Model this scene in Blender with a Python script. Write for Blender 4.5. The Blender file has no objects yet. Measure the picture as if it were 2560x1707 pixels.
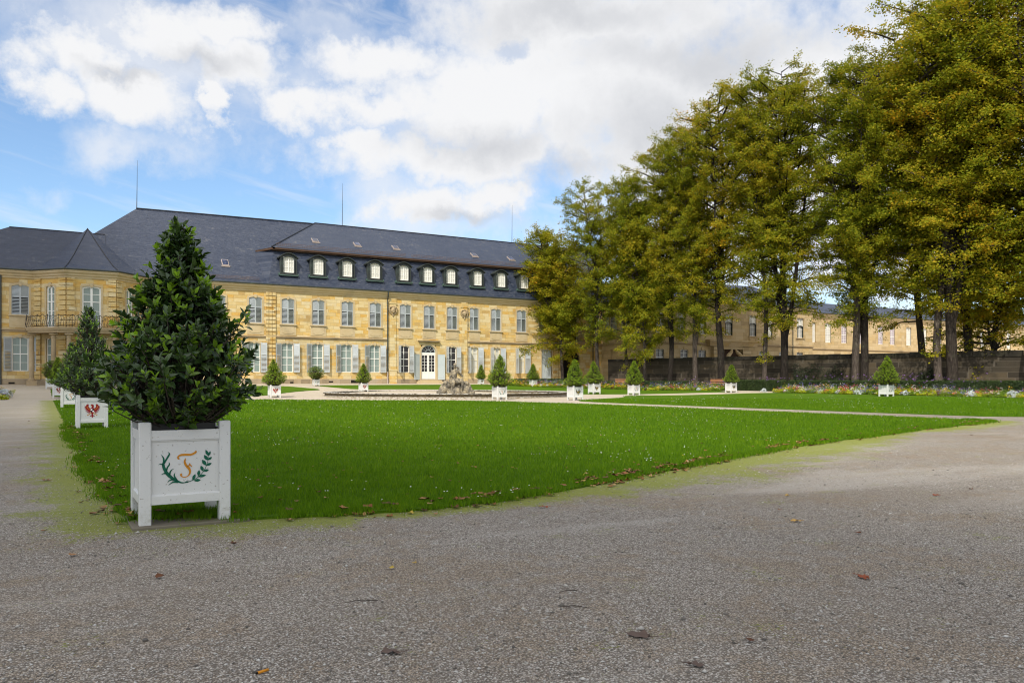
import bpy, math, random
import numpy as np
from mathutils import Vector, Matrix
from mathutils.geometry import delaunay_2d_cdt

# ------------------------------------------------------------------ camera, sky, sun
sc = bpy.context.scene
COL = sc.collection
R = math.radians
CAMH, YAW = 1.5, 30.5
cd = bpy.data.cameras.new('camera'); cam = bpy.data.objects.new('camera', cd); COL.objects.link(cam)
cam.location = (0, 0, CAMH); cam.rotation_euler = (R(90), 0, R(-YAW))
cd.sensor_width = 36; cd.lens = 36 * 2010 / 2560; cd.shift_y = (948 - 853.5) / 2560
cd.clip_start = .1; cd.clip_end = 6000
sc.camera = cam
SUN = Vector((-.50, -.46, .735)).normalized()          # direction towards the sun
SUN_EL = math.asin(SUN.z); SUN_ROT = math.atan2(SUN.x, SUN.y)
EXPOSURE = 0.0
vs = sc.view_settings
vs.view_transform = 'Standard'; vs.look = 'None'; vs.exposure = EXPOSURE; vs.gamma = 1; vs.use_curve_mapping = False
sc.cycles.use_denoising = True; sc.cycles.denoiser = 'OPENIMAGEDENOISE'; sc.cycles.denoising_prefilter = 'ACCURATE'; sc.cycles.pixel_filter_type = 'BLACKMAN_HARRIS'; sc.cycles.filter_width = 1.1
sc.cycles.max_bounces = 6; sc.cycles.diffuse_bounces = 3; sc.cycles.glossy_bounces = 2
sc.cycles.transmission_bounces = 4; sc.cycles.transparent_max_bounces = 8
sc.cycles.caustics_reflective = False; sc.cycles.caustics_refractive = False

sd = bpy.data.lights.new('sun', 'SUN'); sd.energy = 4.4; sd.angle = R(.6); sd.color = (1, .93, .80)
so = bpy.data.objects.new('sun', sd); COL.objects.link(so)
so.rotation_euler = SUN.to_track_quat('Z', 'Y').to_euler(); so.location = (0, 0, 60)


class NT:
    """small wrapper to write node trees as expressions"""
    def __init__(s, tree):
        s.t = tree; s.L = tree.links
    def n(s, typ, **kw):
        x = s.t.nodes.new(typ)
        for k, v in kw.items(): setattr(x, k, v)
        return x
    def put(s, sock, v):
        if isinstance(v, bpy.types.NodeSocket): s.L.new(v, sock)
        elif v is not None:
            if hasattr(sock.default_value, '__len__') and not hasattr(v, '__len__'): v = (v,) * len(sock.default_value)
            if hasattr(v, '__len__') and len(v) == 3 and len(sock.default_value) == 4: v = (*v, 1)
            sock.default_value = v
    def m(s, op, a, b=None, c=None, clamp=False):
        x = s.n('ShaderNodeMath', operation=op, use_clamp=clamp)
        for i, v in enumerate((a, b, c)):
            if v is not None: s.put(x.inputs[i], v)
        return x.outputs[0]
    def vm(s, op, a, b=None):
        x = s.n('ShaderNodeVectorMath', operation=op)
        s.put(x.inputs[0], a)
        if b is not None: s.put(x.inputs[3] if op == 'SCALE' else x.inputs[1], b)
        return x.outputs['Value'] if op in ('DOT_PRODUCT', 'LENGTH', 'DISTANCE') else x.outputs[0]
    def mix(s, f, a, b, mode='MIX'):
        x = s.n('ShaderNodeMix', data_type='RGBA', blend_type=mode)
        s.put(x.inputs[0], f); s.put(x.inputs[6], a); s.put(x.inputs[7], b)
        return x.outputs[2]
    def ramp(s, f, stops, interp='LINEAR'):
        x = s.n('ShaderNodeValToRGB'); e = x.color_ramp.elements; x.color_ramp.interpolation = interp
        while len(e) < len(stops): e.new(.5)
        for el, (p, c) in zip(e, stops):
            el.position = p; el.color = (*c, 1) if hasattr(c, '__len__') else (c, c, c, 1)
        s.put(x.inputs[0], f); return x.outputs[0]
    def noise(s, v, scale, detail=4, rough=.55, dist=0, out=0):
        x = s.n('ShaderNodeTexNoise'); s.put(x.inputs['Vector'], v)
        for k, q in (('Scale', scale), ('Detail', detail), ('Roughness', rough), ('Distortion', dist)): s.put(x.inputs[k], q)
        return x.outputs[out]
    def sstep(s, v, a, b):
        x = s.n('ShaderNodeMapRange', interpolation_type='SMOOTHSTEP')
        s.put(x.inputs[0], v); s.put(x.inputs[1], a); s.put(x.inputs[2], b); return x.outputs[0]
    def xyz(s, v):
        x = s.n('ShaderNodeSeparateXYZ'); s.put(x.inputs[0], v); return x.outputs
    def comb(s, a, b, c=0):
        x = s.n('ShaderNodeCombineXYZ'); s.put(x.inputs[0], a); s.put(x.inputs[1], b); s.put(x.inputs[2], c); return x.outputs[0]
    def white(s, v, out='Value'):
        x = s.n('ShaderNodeTexWhiteNoise', noise_dimensions='3D'); s.put(x.inputs[0], v); return x.outputs[out]


def build_world():
    w = bpy.data.worlds.new('World'); sc.world = w; w.use_nodes = True
    t = w.node_tree; t.nodes.clear(); g = NT(t)
    sky = g.n('ShaderNodeTexSky', sky_type='NISHITA', sun_disc=False, sun_elevation=SUN_EL, sun_rotation=SUN_ROT)
    sky.air_density = 1.0; sky.dust_density = .6; sky.ozone_density = 1.2; sky.altitude = 300
    d = g.n('ShaderNodeTexCoord').outputs['Generated']
    x, y, z = g.xyz(d)
    a = R(YAW)
    right = g.m('SUBTRACT', g.m('MULTIPLY', x, math.cos(a)), g.m('MULTIPLY', y, math.sin(a)))
    fwd = g.m('ADD', g.m('MULTIPLY', x, math.sin(a)), g.m('MULTIPLY', y, math.cos(a)))
    az = g.m('ARCTAN2', right, fwd)
    el = g.m('ARCSINE', z)
    warp = g.noise(d, 6.5, 8, .6)
    wv = g.m('MULTIPLY', g.m('SUBTRACT', warp, .5), 1.0)
    fine = g.noise(g.vm('ADD', d, (3.1, 1.7, .4)), 21, 7, .62)
    fv = g.m('SUBTRACT', fine, .5)
    w3 = g.n('ShaderNodeTexNoise'); g.put(w3.inputs['Vector'], g.vm('ADD', d, (1.3, .2, 5.0)))
    for k_, q_ in (('Scale', 5.0), ('Detail', 9), ('Roughness', .62)): w3.inputs[k_].default_value = q_
    wx, wy, wz = g.xyz(w3.outputs['Color'])
    az0, el0 = az, el
    az = g.m('ADD', az, g.m('MULTIPLY', g.m('SUBTRACT', wx, .5), .30)); el = g.m('ADD', el, g.m('MULTIPLY', g.m('SUBTRACT', wy, .5), .20))
    def ang(px, py, rx, ry):
        dx = (px - 1176) / 1847; dy = (868 - py) / 1847
        A = math.atan(dx); E = math.atan(dy / math.hypot(1, dx))
        return A, E, rx / 1847 * math.cos(A) ** 2, ry / 1847 * math.cos(A)
    def blob(px, py, rx, ry):
        A, E, ra, re = ang(px, py, rx, ry)
        u = g.m('DIVIDE', g.m('SUBTRACT', az, A), ra); v = g.m('DIVIDE', g.m('SUBTRACT', el, E), re)
        return g.m('SUBTRACT', 1, g.m('SQRT', g.m('ADD', g.m('MULTIPLY', u, u), g.m('MULTIPLY', v, v))))
    def union(bs):
        o = None
        for b in bs:
            q = blob(*b); o = q if o is None else g.m('MAXIMUM', o, q)
        return o
    thick = union([(120, 130, 190, 85), (270, 230, 240, 90), (40, 190, 120, 80), (400, 90, 200, 85), (560, 60, 190, 70), (600, 170, 200, 95), (510, 255, 48, 75),
                   (1060, 235, 360, 165), (860, 245, 150, 80), (1480, 260, 620, 330), (1350, 30, 520, 140), (800, 352, 95, 55), (880, 130, 260, 80), (1010, 400, 330, 90),
                   (990, 515, 170, 66), (1110, 490, 110, 66), (700, 240, 120, 70), (1130, 370, 260, 80), (1900, 300, 800, 500)])
    dens = g.sstep(g.m('ADD', g.m('ADD', thick, g.m('MULTIPLY', wv, 1.5)), g.m('MULTIPLY', fv, 1.15)), -.34, .62)
    veil = union([(620, 170, 360, 180), (330, 130, 420, 190), (1050, 340, 420, 190), (200, 330, 240, 70), (800, 60, 220, 90), (1000, 520, 260, 120)])
    thin = g.m('MULTIPLY', g.sstep(g.m('ADD', veil, g.m('MULTIPLY', wv, 2.6)), -.35, .95), .72)
    gap = union([(1165, 92, 60, 24), (790, 50, 110, 34)])
    open_ = g.m('SUBTRACT', 1, g.m('MULTIPLY', g.sstep(g.m('ADD', gap, g.m('MULTIPLY', wv, 1.3)), 0, .9), .35))
    stre = g.noise(g.comb(g.m('MULTIPLY', az0, 2.0), g.m('ADD', g.m('MULTIPLY', el0, 16), g.m('MULTIPLY', az0, 3.5)), 0), 2.2, 5, .6)
    cirrus = g.m('ADD', .05, g.m('MULTIPLY', g.sstep(stre, .47, .75), .36))
    cover = g.m('MAXIMUM', g.m('MAXIMUM', dens, thin), cirrus)
    cover = g.m('MULTIPLY', cover, open_)
    # the rest of the sky, round and behind the camera: broken cloud
    rest = g.sstep(g.noise(g.vm('MULTIPLY', d, (1, 1, 1.6)), 3.0, 7, .6), .40, .56)
    away = g.sstep(g.m('ABSOLUTE', az0), .72, .95)
    high = g.sstep(el0, .52, .70)
    away = g.m('MAXIMUM', away, high)
    cover = g.m('ADD', g.m('MULTIPLY', cover, g.m('SUBTRACT', 1, away)), g.m('MULTIPLY', rest, away))
    # cloud brightness: white tops, grey undersides
    grey = union([(1080, 350, 260, 80), (1330, 15, 400, 80), (1500, 330, 300, 150), (520, 165, 200, 45), (1060, 548, 140, 34), (1280, 430, 200, 80), (1650, 120, 420, 110), (230, 170, 160, 30)])
    gv = g.sstep(g.m('ADD', grey, g.m('ADD', g.m('MULTIPLY', wv, 1.1), g.m('MULTIPLY', fv, .5))), -.15, 1.15)
    lit = g.mix(gv, (9.2, 9.25, 9.4), (6.6, 6.75, 7.1))
    tosun = g.m('MAXIMUM', g.vm('DOT_PRODUCT', d, tuple(SUN)), 0)
    boost = g.m('ADD', 1, g.m('MULTIPLY', g.m('POWER', tosun, 2), 1.25))
    lit = g.vm('MULTIPLY', g.vm('SCALE', lit, boost), g.mix(g.m('MINIMUM', g.m('MULTIPLY', tosun, 2), 1), (1, 1, 1), (1.06, 1.0, .90)))
    blue = g.vm('MULTIPLY', sky.outputs[0], (1.36, 1.62, 1.80))
    out = g.mix(cover, blue, lit)
    bg = g.n('ShaderNodeBackground'); g.put(bg.inputs[0], out); bg.inputs[1].default_value = .1
    o = g.n('ShaderNodeOutputWorld'); g.L.new(bg.outputs[0], o.inputs[0])
    w.cycles.sampling_method = 'MANUAL'; w.cycles.sample_map_resolution = 1024


build_world()


# ------------------------------------------------------------------ small helpers
def tag(o, label=None, cat=None, group=None, kind=None):
    if label: o['label'] = label
    if cat: o['category'] = cat
    if group: o['group'] = group
    if kind: o['kind'] = kind
    return o


def empty(name, loc=(0, 0, 0), rz=0, label=None, cat=None, group=None):
    o = bpy.data.objects.new(name, None); COL.objects.link(o); o.location = loc; o.rotation_euler = (0, 0, rz)
    o.empty_display_size = .2
    return tag(o, label, cat, group)


KIDS = {}


def adopt(o, parent):
    if parent is not None:
        o.parent = parent; KIDS.setdefault(parent.name, []).append(o)
    return o


def copy_tree(o, parent=None, loc=None, rz=None, scale=None):
    c = o.copy(); COL.objects.link(c); c.parent = None
    if parent is not None: adopt(c, parent)
    if loc is not None: c.location = loc
    if rz is not None: c.rotation_euler = (0, 0, rz)
    if scale is not None: c.scale = scale if hasattr(scale, '__len__') else (scale,) * 3
    for ch in KIDS.get(o.name, []): copy_tree(ch, c)
    return c


class MB:
    """collects shapes and links them as one mesh object"""
    def __init__(s): s.v, s.f, s.mi = [], [], []
    def add(s, vs, fs, mi=0):
        b = len(s.v); s.v += [tuple(p) for p in vs]; s.f += [tuple(b + i for i in f) for f in fs]; s.mi += [mi] * len(fs); return s
    def quad(s, a, b, c, d, mi=0): return s.add((a, b, c, d), ((0, 1, 2, 3),), mi)
    def box(s, x0, x1, y0, y1, z0, z1, mi=0):
        v = [(x, y, z) for z in (z0, z1) for y in (y0, y1) for x in (x0, x1)]
        return s.add(v, ((0, 2, 3, 1), (4, 5, 7, 6), (0, 1, 5, 4), (2, 6, 7, 3), (0, 4, 6, 2), (1, 3, 7, 5)), mi)
    def bevbox(s, x0, x1, y0, y1, z0, z1, b=.01, mi=0):
        """box with its vertical edges and rims chamfered"""
        def ring(i, z): return [(x0 + i + b, y0 + i, z), (x1 - i - b, y0 + i, z), (x1 - i, y0 + i + b, z), (x1 - i, y1 - i - b, z), (x1 - i - b, y1 - i, z), (x0 + i + b, y1 - i, z), (x0 + i, y1 - i - b, z), (x0 + i, y0 + i + b, z)]
        rs = [ring(b, z0), ring(0, z0 + b), ring(0, z1 - b), ring(b, z1)]
        v = sum(rs, []); f = []
        for k in range(3):
            for i in range(8): f.append((k * 8 + i, k * 8 + (i + 1) % 8, k * 8 + 8 + (i + 1) % 8, k * 8 + 8 + i))
        f.append(tuple(range(7, -1, -1))); f.append(tuple(range(24, 32)))
        return s.add(v, f, mi)
    def obox(s, c, ax, ay, az, mi=0):
        """box from centre and three half-axis vectors"""
        c, ax, ay, az = map(Vector, (c, ax, ay, az))
        v = [c + ax * i + ay * j + az * k for k in (-1, 1) for j in (-1, 1) for i in (-1, 1)]
        return s.add(v, ((0, 2, 3, 1), (4, 5, 7, 6), (0, 1, 5, 4), (2, 6, 7, 3), (0, 4, 6, 2), (1, 3, 7, 5)), mi)
    def tube(s, pts, rad, n=8, mi=0, cap=True):
        pts = [Vector(p) for p in pts]
        if not hasattr(rad, '__len__'): rad = [rad] * len(pts)
        b = len(s.v); ref = None
        for i, p in enumerate(pts):
            t = (pts[min(i + 1, len(pts) - 1)] - pts[max(i - 1, 0)]).normalized()
            if ref is None: ref = Vector((1, 0, 0)) if abs(t.x) < .8 else Vector((0, 1, 0))
            e = (ref - t * ref.dot(t)).normalized(); ref = e; h = t.cross(e)
            for k in range(n):
                a = 2 * math.pi * k / n; s.v.append(tuple(p + (e * math.cos(a) + h * math.sin(a)) * rad[i]))
        m = len(pts)
        for i in range(m - 1):
            for k in range(n):
                s.f.append((b + i * n + k, b + i * n + (k + 1) % n, b + (i + 1) * n + (k + 1) % n, b + (i + 1) * n + k)); s.mi.append(mi)
        if cap:
            s.f.append(tuple(b + k for k in range(n - 1, -1, -1))); s.f.append(tuple(b + (m - 1) * n + k for k in range(n))); s.mi += [mi, mi]
        return s
    def lathe(s, prof, c=(0, 0, 0), n=16, mi=0, closed=False):
        b = len(s.v)
        for r, z in prof:
            for k in range(n):
                a = 2 * math.pi * k / n; s.v.append((c[0] + r * math.cos(a), c[1] + r * math.sin(a), c[2] + z))
        m = len(prof); rng = range(m) if closed else range(m - 1)
        for i in rng:
            j = (i + 1) % m
            for k in range(n):
                s.f.append((b + i * n + k, b + i * n + (k + 1) % n, b + j * n + (k + 1) % n, b + j * n + k)); s.mi.append(mi)
        if not closed:
            if prof[0][0] > 1e-4: s.f.append(tuple(b + k for k in range(n - 1, -1, -1))); s.mi.append(mi)
            if prof[-1][0] > 1e-4: s.f.append(tuple(b + (m - 1) * n + k for k in range(n))); s.mi.append(mi)
        return s
    def prism(s, poly, z0, z1, mi=0):
        n = len(poly); v = [(x, y, z0) for x, y in poly] + [(x, y, z1) for x, y in poly]
        f = [tuple(range(n - 1, -1, -1)), tuple(range(n, 2 * n))] + [(i, (i + 1) % n, n + (i + 1) % n, n + i) for i in range(n)]
        return s.add(v, f, mi)
    def build(s, name, mats, parent=None, smooth=False, loc=None):
        me = bpy.data.meshes.new(name); me.from_pydata(s.v, [], s.f)
        mats = mats if isinstance(mats, (list, tuple)) else [mats]
        for q in mats: me.materials.append(q)
        if len(mats) > 1: me.polygons.foreach_set('material_index', s.mi)
        if smooth: me.polygons.foreach_set('use_smooth', [True] * len(s.f))
        me.update()
        o = bpy.data.objects.new(name, me); COL.objects.link(o)
        if loc is not None: o.location = loc
        return adopt(o, parent)


def np_mesh(name, V, F, mats, parent=None, attrs=None, smooth=False):
    """V (n,3) array, F (m,k) array of equal polygons"""
    V = np.ascontiguousarray(V, dtype=np.float32); F = np.ascontiguousarray(F, dtype=np.int32)
    me = bpy.data.meshes.new(name); k = F.shape[1]
    me.vertices.add(len(V)); me.vertices.foreach_set('co', V.ravel())
    me.loops.add(F.size); me.loops.foreach_set('vertex_index', F.ravel())
    me.polygons.add(len(F)); me.polygons.foreach_set('loop_start', np.arange(0, F.size, k, dtype=np.int32))
    for an, (typ, dom, data) in (attrs or {}).items():
        at = me.attributes.new(an, typ, dom)
        at.data.foreach_set('color' if typ == 'FLOAT_COLOR' else 'value', np.ascontiguousarray(data, dtype=np.float32).ravel())
    if smooth: me.polygons.foreach_set('use_smooth', np.ones(len(F), dtype=bool))
    for q in (mats if isinstance(mats, (list, tuple)) else [mats]): me.materials.append(q)
    me.update(calc_edges=True)
    o = bpy.data.objects.new(name, me); COL.objects.link(o)
    return adopt(o, parent)


def smooth01(t):
    t = np.clip(t, 0, 1); return t * t * (3 - 2 * t)


def gz(X, Y):
    """height of the terrain: flat by the camera, rising to the palace and to the flower beds"""
    X = np.asarray(X, dtype=float); Y = np.asarray(Y, dtype=float)
    a = np.clip((Y - 64) / 26, 0, 1) ** 1.2
    b = .35 * smooth01((X - 50) / 16) * smooth01((Y - 15) / 30)
    return np.maximum(a, b)


def gzf(x, y): return float(gz(x, y))


# ------------------------------------------------------------------ unseen cloud, added and outlined to shade the foreground and left of the garden
def shade_cloud():
    import bmesh
    alt = 560; off = SUN * (alt / SUN.z)
    edge = [(26, -60), (17, -9), (13, 0), (10.5, 6.5), (8.5, 13), (6, 22), (2.5, 34), (2, 46), (4, 62), (14, 86), (19, 120), (-160, 150), (-220, -40), (-60, -160)]
    mb_v, mb_f = [], []
    n = len(edge); top = []
    for z in (alt - 25, alt):
        for x, y in edge: mb_v.append((x + off.x, y + off.y, z))
    mb_f.append(tuple(range(n - 1, -1, -1))); mb_f.append(tuple(range(n, 2 * n))); mb_f += [(i, (i + 1) % n, n + (i + 1) % n, n + i) for i in range(n)]
    bm = bmesh.new(); rr = random.Random(2)
    vs = [bm.verts.new(v) for v in mb_v]
    for f in mb_f: bm.faces.new([vs[i] for i in f])
    for k in range(60):
        x, y = rr.uniform(-190, -38), rr.uniform(-120, 120); r = rr.uniform(14, 30)
        q = bmesh.ops.create_icosphere(bm, subdivisions=3, radius=r)
        for v in q['verts']: c = v.co; d = 1 + .12 * math.sin(c.x * .3 + k) * math.sin(c.y * .27 + k) + .1 * math.sin(c.z * .4); v.co = Vector((c.x * d + x * .85 - 12 + off.x, c.y * d + y * .85 + off.y, min(c.z * d * .8, 8) + alt - 12))
    me = bpy.data.meshes.new('unseen_shade_cloud'); bm.to_mesh(me); bm.free(); me.materials.append(mat('shade_cloud_white', lambda g, p, o: g.put(p.inputs['Base Color'], (.9, .9, .92)), 1, 0))
    o = bpy.data.objects.new('unseen_shade_cloud', me); COL.objects.link(o); tag(o, kind='structure')


# ------------------------------------------------------------------ materials
def mat(name, fn, rough=.8, spec=.3):
    m = bpy.data.materials.new(name); m.use_nodes = True; t = m.node_tree; t.nodes.clear(); g = NT(t)
    o = g.n('ShaderNodeOutputMaterial'); p = g.n('ShaderNodeBsdfPrincipled')
    p.inputs['Roughness'].default_value = rough; p.inputs['Specular IOR Level'].default_value = spec
    g.L.new(p.outputs[0], o.inputs[0])
    fn(g, p, o)
    return m


def bump(g, p, h, strength=.5, dist=.02):
    b = g.n('ShaderNodeBump'); g.put(b.inputs['Height'], h); b.inputs['Strength'].default_value = strength; b.inputs['Distance'].default_value = dist
    g.L.new(b.outputs[0], p.inputs['Normal'])


def pos(g): return g.n('ShaderNodeNewGeometry').outputs['Position']
def objc(g): return g.n('ShaderNodeTexCoord').outputs['Object']
def attr(g, name, out='Fac'): return g.n('ShaderNodeAttribute', attribute_name=name).outputs[out]
def island(g): return g.n('ShaderNodeNewGeometry').outputs['Random Per Island']


def ashlar(bw, bh, cols, joint=(.18, .13, .08), jw=.012, jamt=.55, dirt=.35, dirtcol=(.14, .12, .09), trim=False):
    def fn(g, p, o):
        P = pos(g); x, y, z = g.xyz(P)
        hcoord = g.m('ADD', x, g.m('MULTIPLY', y, .93))
        row = g.m('FLOOR', g.m('DIVIDE', z, bh))
        rw = g.white(g.comb(row, 7.3, 1.1))
        u = g.m('ADD', g.m('DIVIDE', hcoord, bw), g.m('MULTIPLY', rw, 5))
        u = g.m('ADD', u, g.m('MULTIPLY', g.m('SINE', g.m('MULTIPLY', u, 2.3)), .22))
        cell = g.m('FLOOR', u)
        rnd = g.white(g.comb(cell, row, 3.7))
        if trim: rnd = g.noise(P, .9, 2, .5)
        n1 = g.noise(P, 2.2, 6, .65, .8); n2 = g.noise(g.vm('MULTIPLY', P, (1, 1, 4)), 1.3, 5, .6, 1.2)
        v = g.m('ADD', g.m('MULTIPLY', rnd, .58), g.m('ADD', g.m('MULTIPLY', n1, .25), g.m('MULTIPLY', n2, .32)))
        c = g.ramp(g.m('SUBTRACT', v, .08), cols)
        c = g.mix(g.m('MULTIPLY', g.sstep(g.noise(P, .35, 5, .6, .5), .5, .8), dirt), c, dirtcol)
        h = g.noise(P, 14, 4, .6)
        if not trim:
            fu = g.m('FRACT', u); fz = g.m('FRACT', g.m('DIVIDE', z, bh))
            du = g.m('MULTIPLY', g.m('MINIMUM', fu, g.m('SUBTRACT', 1, fu)), bw); dz = g.m('MULTIPLY', g.m('MINIMUM', fz, g.m('SUBTRACT', 1, fz)), bh)
            j = g.m('SUBTRACT', 1, g.sstep(g.m('MINIMUM', du, dz), jw * .4, jw))
            c = g.mix(g.m('MULTIPLY', j, jamt), c, joint)
            h = g.m('SUBTRACT', g.m('MULTIPLY', h, .5), g.m('MULTIPLY', j, .7))
        g.put(p.inputs['Base Color'], c); bump(g, p, h, .6, .015)
    return fn


shade_cloud()
SAND = [(.08, (0.392, 0.253, 0.107)), (.28, (0.559, 0.380, 0.140)), (.45, (0.631, 0.487, 0.239)), (.6, (0.667, 0.556, 0.339)), (.74, (0.631, 0.417, 0.126)), (.9, (0.548, 0.253, 0.053))]
PALE = [(.1, (.38, .27, .14)), (.35, (.55, .41, .22)), (.6, (.60, .47, .28)), (.9, (.52, .34, .12))]
M = {}
M['stone'] = mat('sandstone_blocks', ashlar(.92, .38, SAND), .85, .2)
M['trim'] = mat('sandstone_trim', ashlar(1, 1, [(.1, (0.382, 0.263, 0.125)), (.4, (0.519, 0.403, 0.231)), (.7, (0.562, 0.459, 0.300)), (.95, (0.466, 0.302, 0.125))], trim=True), .85, .2)
M['palestone'] = mat('pale_sandstone_blocks', ashlar(1.1, .5, PALE), .85, .2)
M['weathered'] = mat('weathered_sandstone', ashlar(1, 1, [(.1, (.16, .12, .08)), (.4, (.36, .27, .16)), (.7, (.46, .36, .23)), (.95, (.30, .20, .10))], trim=True, dirt=.7, dirtcol=(.10, .085, .065)), .9, .15)
M['plinth'] = mat('plinth_stone', ashlar(1.1, .5, [(.1, (.20, .16, .11)), (.4, (.36, .28, .18)), (.7, (.40, .33, .24)), (.95, (.42, .28, .13))]), .9, .15)
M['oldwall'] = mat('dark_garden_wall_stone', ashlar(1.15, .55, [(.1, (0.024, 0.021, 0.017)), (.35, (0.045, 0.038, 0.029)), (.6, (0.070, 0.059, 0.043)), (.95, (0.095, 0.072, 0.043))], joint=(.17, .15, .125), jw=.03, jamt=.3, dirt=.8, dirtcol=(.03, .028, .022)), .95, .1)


def f_slate(g, p, o, tint=1.0):
    P = pos(g); x, y, z = g.xyz(P)
    hgt = g.m('ADD', g.m('MULTIPLY', z, 1.25), g.m('MULTIPLY', g.m('ADD', x, y), .035))
    rowf = g.m('DIVIDE', hgt, .17); row = g.m('FLOOR', rowf)
    u = g.m('ADD', g.m('DIVIDE', g.m('ADD', x, g.m('MULTIPLY', y, .6)), .24), g.m('MULTIPLY', g.white(g.comb(row, 1.5, 9)), 4))
    u = g.m('ADD', u, g.m('MULTIPLY', rowf, -.45))
    rnd = g.white(g.comb(g.m('FLOOR', u), row, 2))
    n = g.noise(P, .22, 4, .6, .6)
    st = g.noise(g.comb(g.m('MULTIPLY', g.m('ADD', x, g.m('MULTIPLY', y, .4)), .55), g.m('MULTIPLY', hgt, 2.6), 0), 1.0, 4, .7)
    v = g.m('ADD', g.m('MULTIPLY', rnd, .35), g.m('ADD', g.m('MULTIPLY', n, .35), g.m('MULTIPLY', g.m('SUBTRACT', st, .22), .75)))
    c = g.ramp(v, [(.1, (.008, .013, .030)), (.4, (.018, .028, .056)), (.72, (.040, .051, .082)), (1, (.135, .132, .132))])
    fz = g.m('FRACT', rowf); fu = g.m('FRACT', u)
    j = g.m('SUBTRACT', 1, g.sstep(fz, .02, .2))
    j2 = g.m('SUBTRACT', 1, g.sstep(fu, .0, .1))
    j = g.m('MAXIMUM', j, g.m('MULTIPLY', j2, .6))
    lic = g.sstep(g.noise(P, 3.1, 5, .7), .68, .8)
    c = g.mix(g.m('MULTIPLY', lic, .35), c, (.20, .19, .15))
    c = g.mix(g.m('MULTIPLY', j, .7), c, (.012, .013, .018))
    g.put(p.inputs['Base Color'], c)
    g.put(p.inputs['Roughness'], g.m('ADD', .38, g.m('MULTIPLY', rnd, .25)))
    bump(g, p, g.m('ADD', g.m('MULTIPLY', fz, -.6), g.m('MULTIPLY', rnd, .35)), .7, .02)


M['slate'] = mat('slate_roof', f_slate, .45, .5)


def plain(col, var=.12, sc_=6, bmp=.15, dirtcol=None, dirt=0, rough_=None):
    def fn(g, p, o):
        P = objc(g); n = g.noise(P, sc_, 5, .6)
        a = tuple(c * (1 - var) for c in col); b = tuple(min(1, c * (1 + var)) for c in col)
        c = g.mix(n, a, b)
        if dirtcol: c = g.mix(g.m('MULTIPLY', g.sstep(g.noise(P, sc_ * .4, 6, .65, .6), .5, .8), dirt), c, dirtcol)
        g.put(p.inputs['Base Color'], c); bump(g, p, g.noise(P, sc_ * 6, 3), bmp, .004)
    return fn


M['white'] = mat('white_joinery_paint', plain((.82, .81, .77), .05), .45, .4)
M['cream'] = mat('cream_joinery_paint', plain((.74, .68, .50), .05), .5, .4)
M['shutter'] = mat('grey_blue_shutter_paint', plain((.42, .455, .475), .08), .5, .4)
M['shutterdoor'] = mat('pale_blue_door_paint', plain((.46, .51, .52), .06), .5, .4)
M['copper'] = mat('dark_green_copper', plain((.030, .038, .035), .35, 3, .2, (.12, .20, .17), .3), .5, .5)
M['verdigris'] = mat('verdigris_copper', plain((.065, .115, .095), .35, 4, .2, (.05, .08, .06), .7), .6, .4)
M['dark'] = mat('dark_interior', plain((.018, .016, .014), .3), .9, .1)
M['iron'] = mat('wrought_iron', plain((.035, .030, .026), .3, 8, .2, (.10, .06, .035), .3), .6, .4)
M['oldwood'] = mat('brown_eaves_wood', plain((.075, .042, .026), .45, 2.5, .3, (.16, .07, .03), .5), .7, .3)
M['redcopper'] = mat('snow_guard_metal', plain((.13, .085, .075), .3, 3), .6, .4)
M['lead'] = mat('skylight_metal', plain((.36, .30, .27), .2, 6), .5, .5)
M['benchwood'] = mat('orange_brown_bench_wood', plain((.30, .13, .055), .2, 5), .6, .3)
M['black'] = mat('black_plastic', plain((.012, .012, .014), .2), .45, .4)


def f_glass(col, curtain):
    def fn(g, p, o):
        P = pos(g); x, y, z = g.xyz(P)
        n = g.noise(g.vm('MULTIPLY', P, (6, 6, .8)), 1.0, 4, .6)
        c = g.mix(n, tuple(q * .75 for q in col), tuple(q * 1.2 for q in col)) if curtain else g.mix(g.sstep(g.noise(P, 1.4, 3), .5, .8), tuple(q * .6 for q in col), tuple(q * 2 for q in col))
        g.put(p.inputs['Base Color'], c)
        bump(g, p, g.noise(P, 1.1, 2), .04, .05)
    return fn


M['glass'] = mat('glass_with_grey_green_blind', f_glass((.22, .28, .26), True), .06, .5)
M['glasspale'] = mat('glass_with_pale_blind', f_glass((.62, .61, .55), True), .08, .5)
M['glassdark'] = mat('dark_window_glass', f_glass((.02, .018, .018), False), .05, .5)
M['glassblue'] = mat('blue_reflecting_glass', f_glass((.06, .07, .12), False), .05, .6)
M['glasslilac'] = mat('glass_with_lilac_blind', f_glass((.30, .22, .30), True), .08, .5)


def f_tubwhite(g, p, o):
    P = objc(g)
    n = g.noise(P, 3, 5, .6)
    c = g.mix(n, (.60, .60, .585), (.66, .66, .64))
    spk = g.sstep(g.noise(P, 38, 2, .5), .665, .72)
    c = g.mix(g.m('MULTIPLY', spk, .55), c, (.22, .19, .15))
    x, y, z = g.xyz(P)
    low = g.m('MULTIPLY', g.m('SUBTRACT', 1, g.sstep(z, .02, .35)), g.sstep(g.noise(P, 16, 4, .7), .42, .7))
    c = g.mix(g.m('MULTIPLY', low, .5), c, (.38, .36, .27))
    g.put(p.inputs['Base Color'], c)
    bump(g, p, g.noise(g.vm('MULTIPLY', P, (1, 1, .15)), 60, 3), .12, .003)


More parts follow.
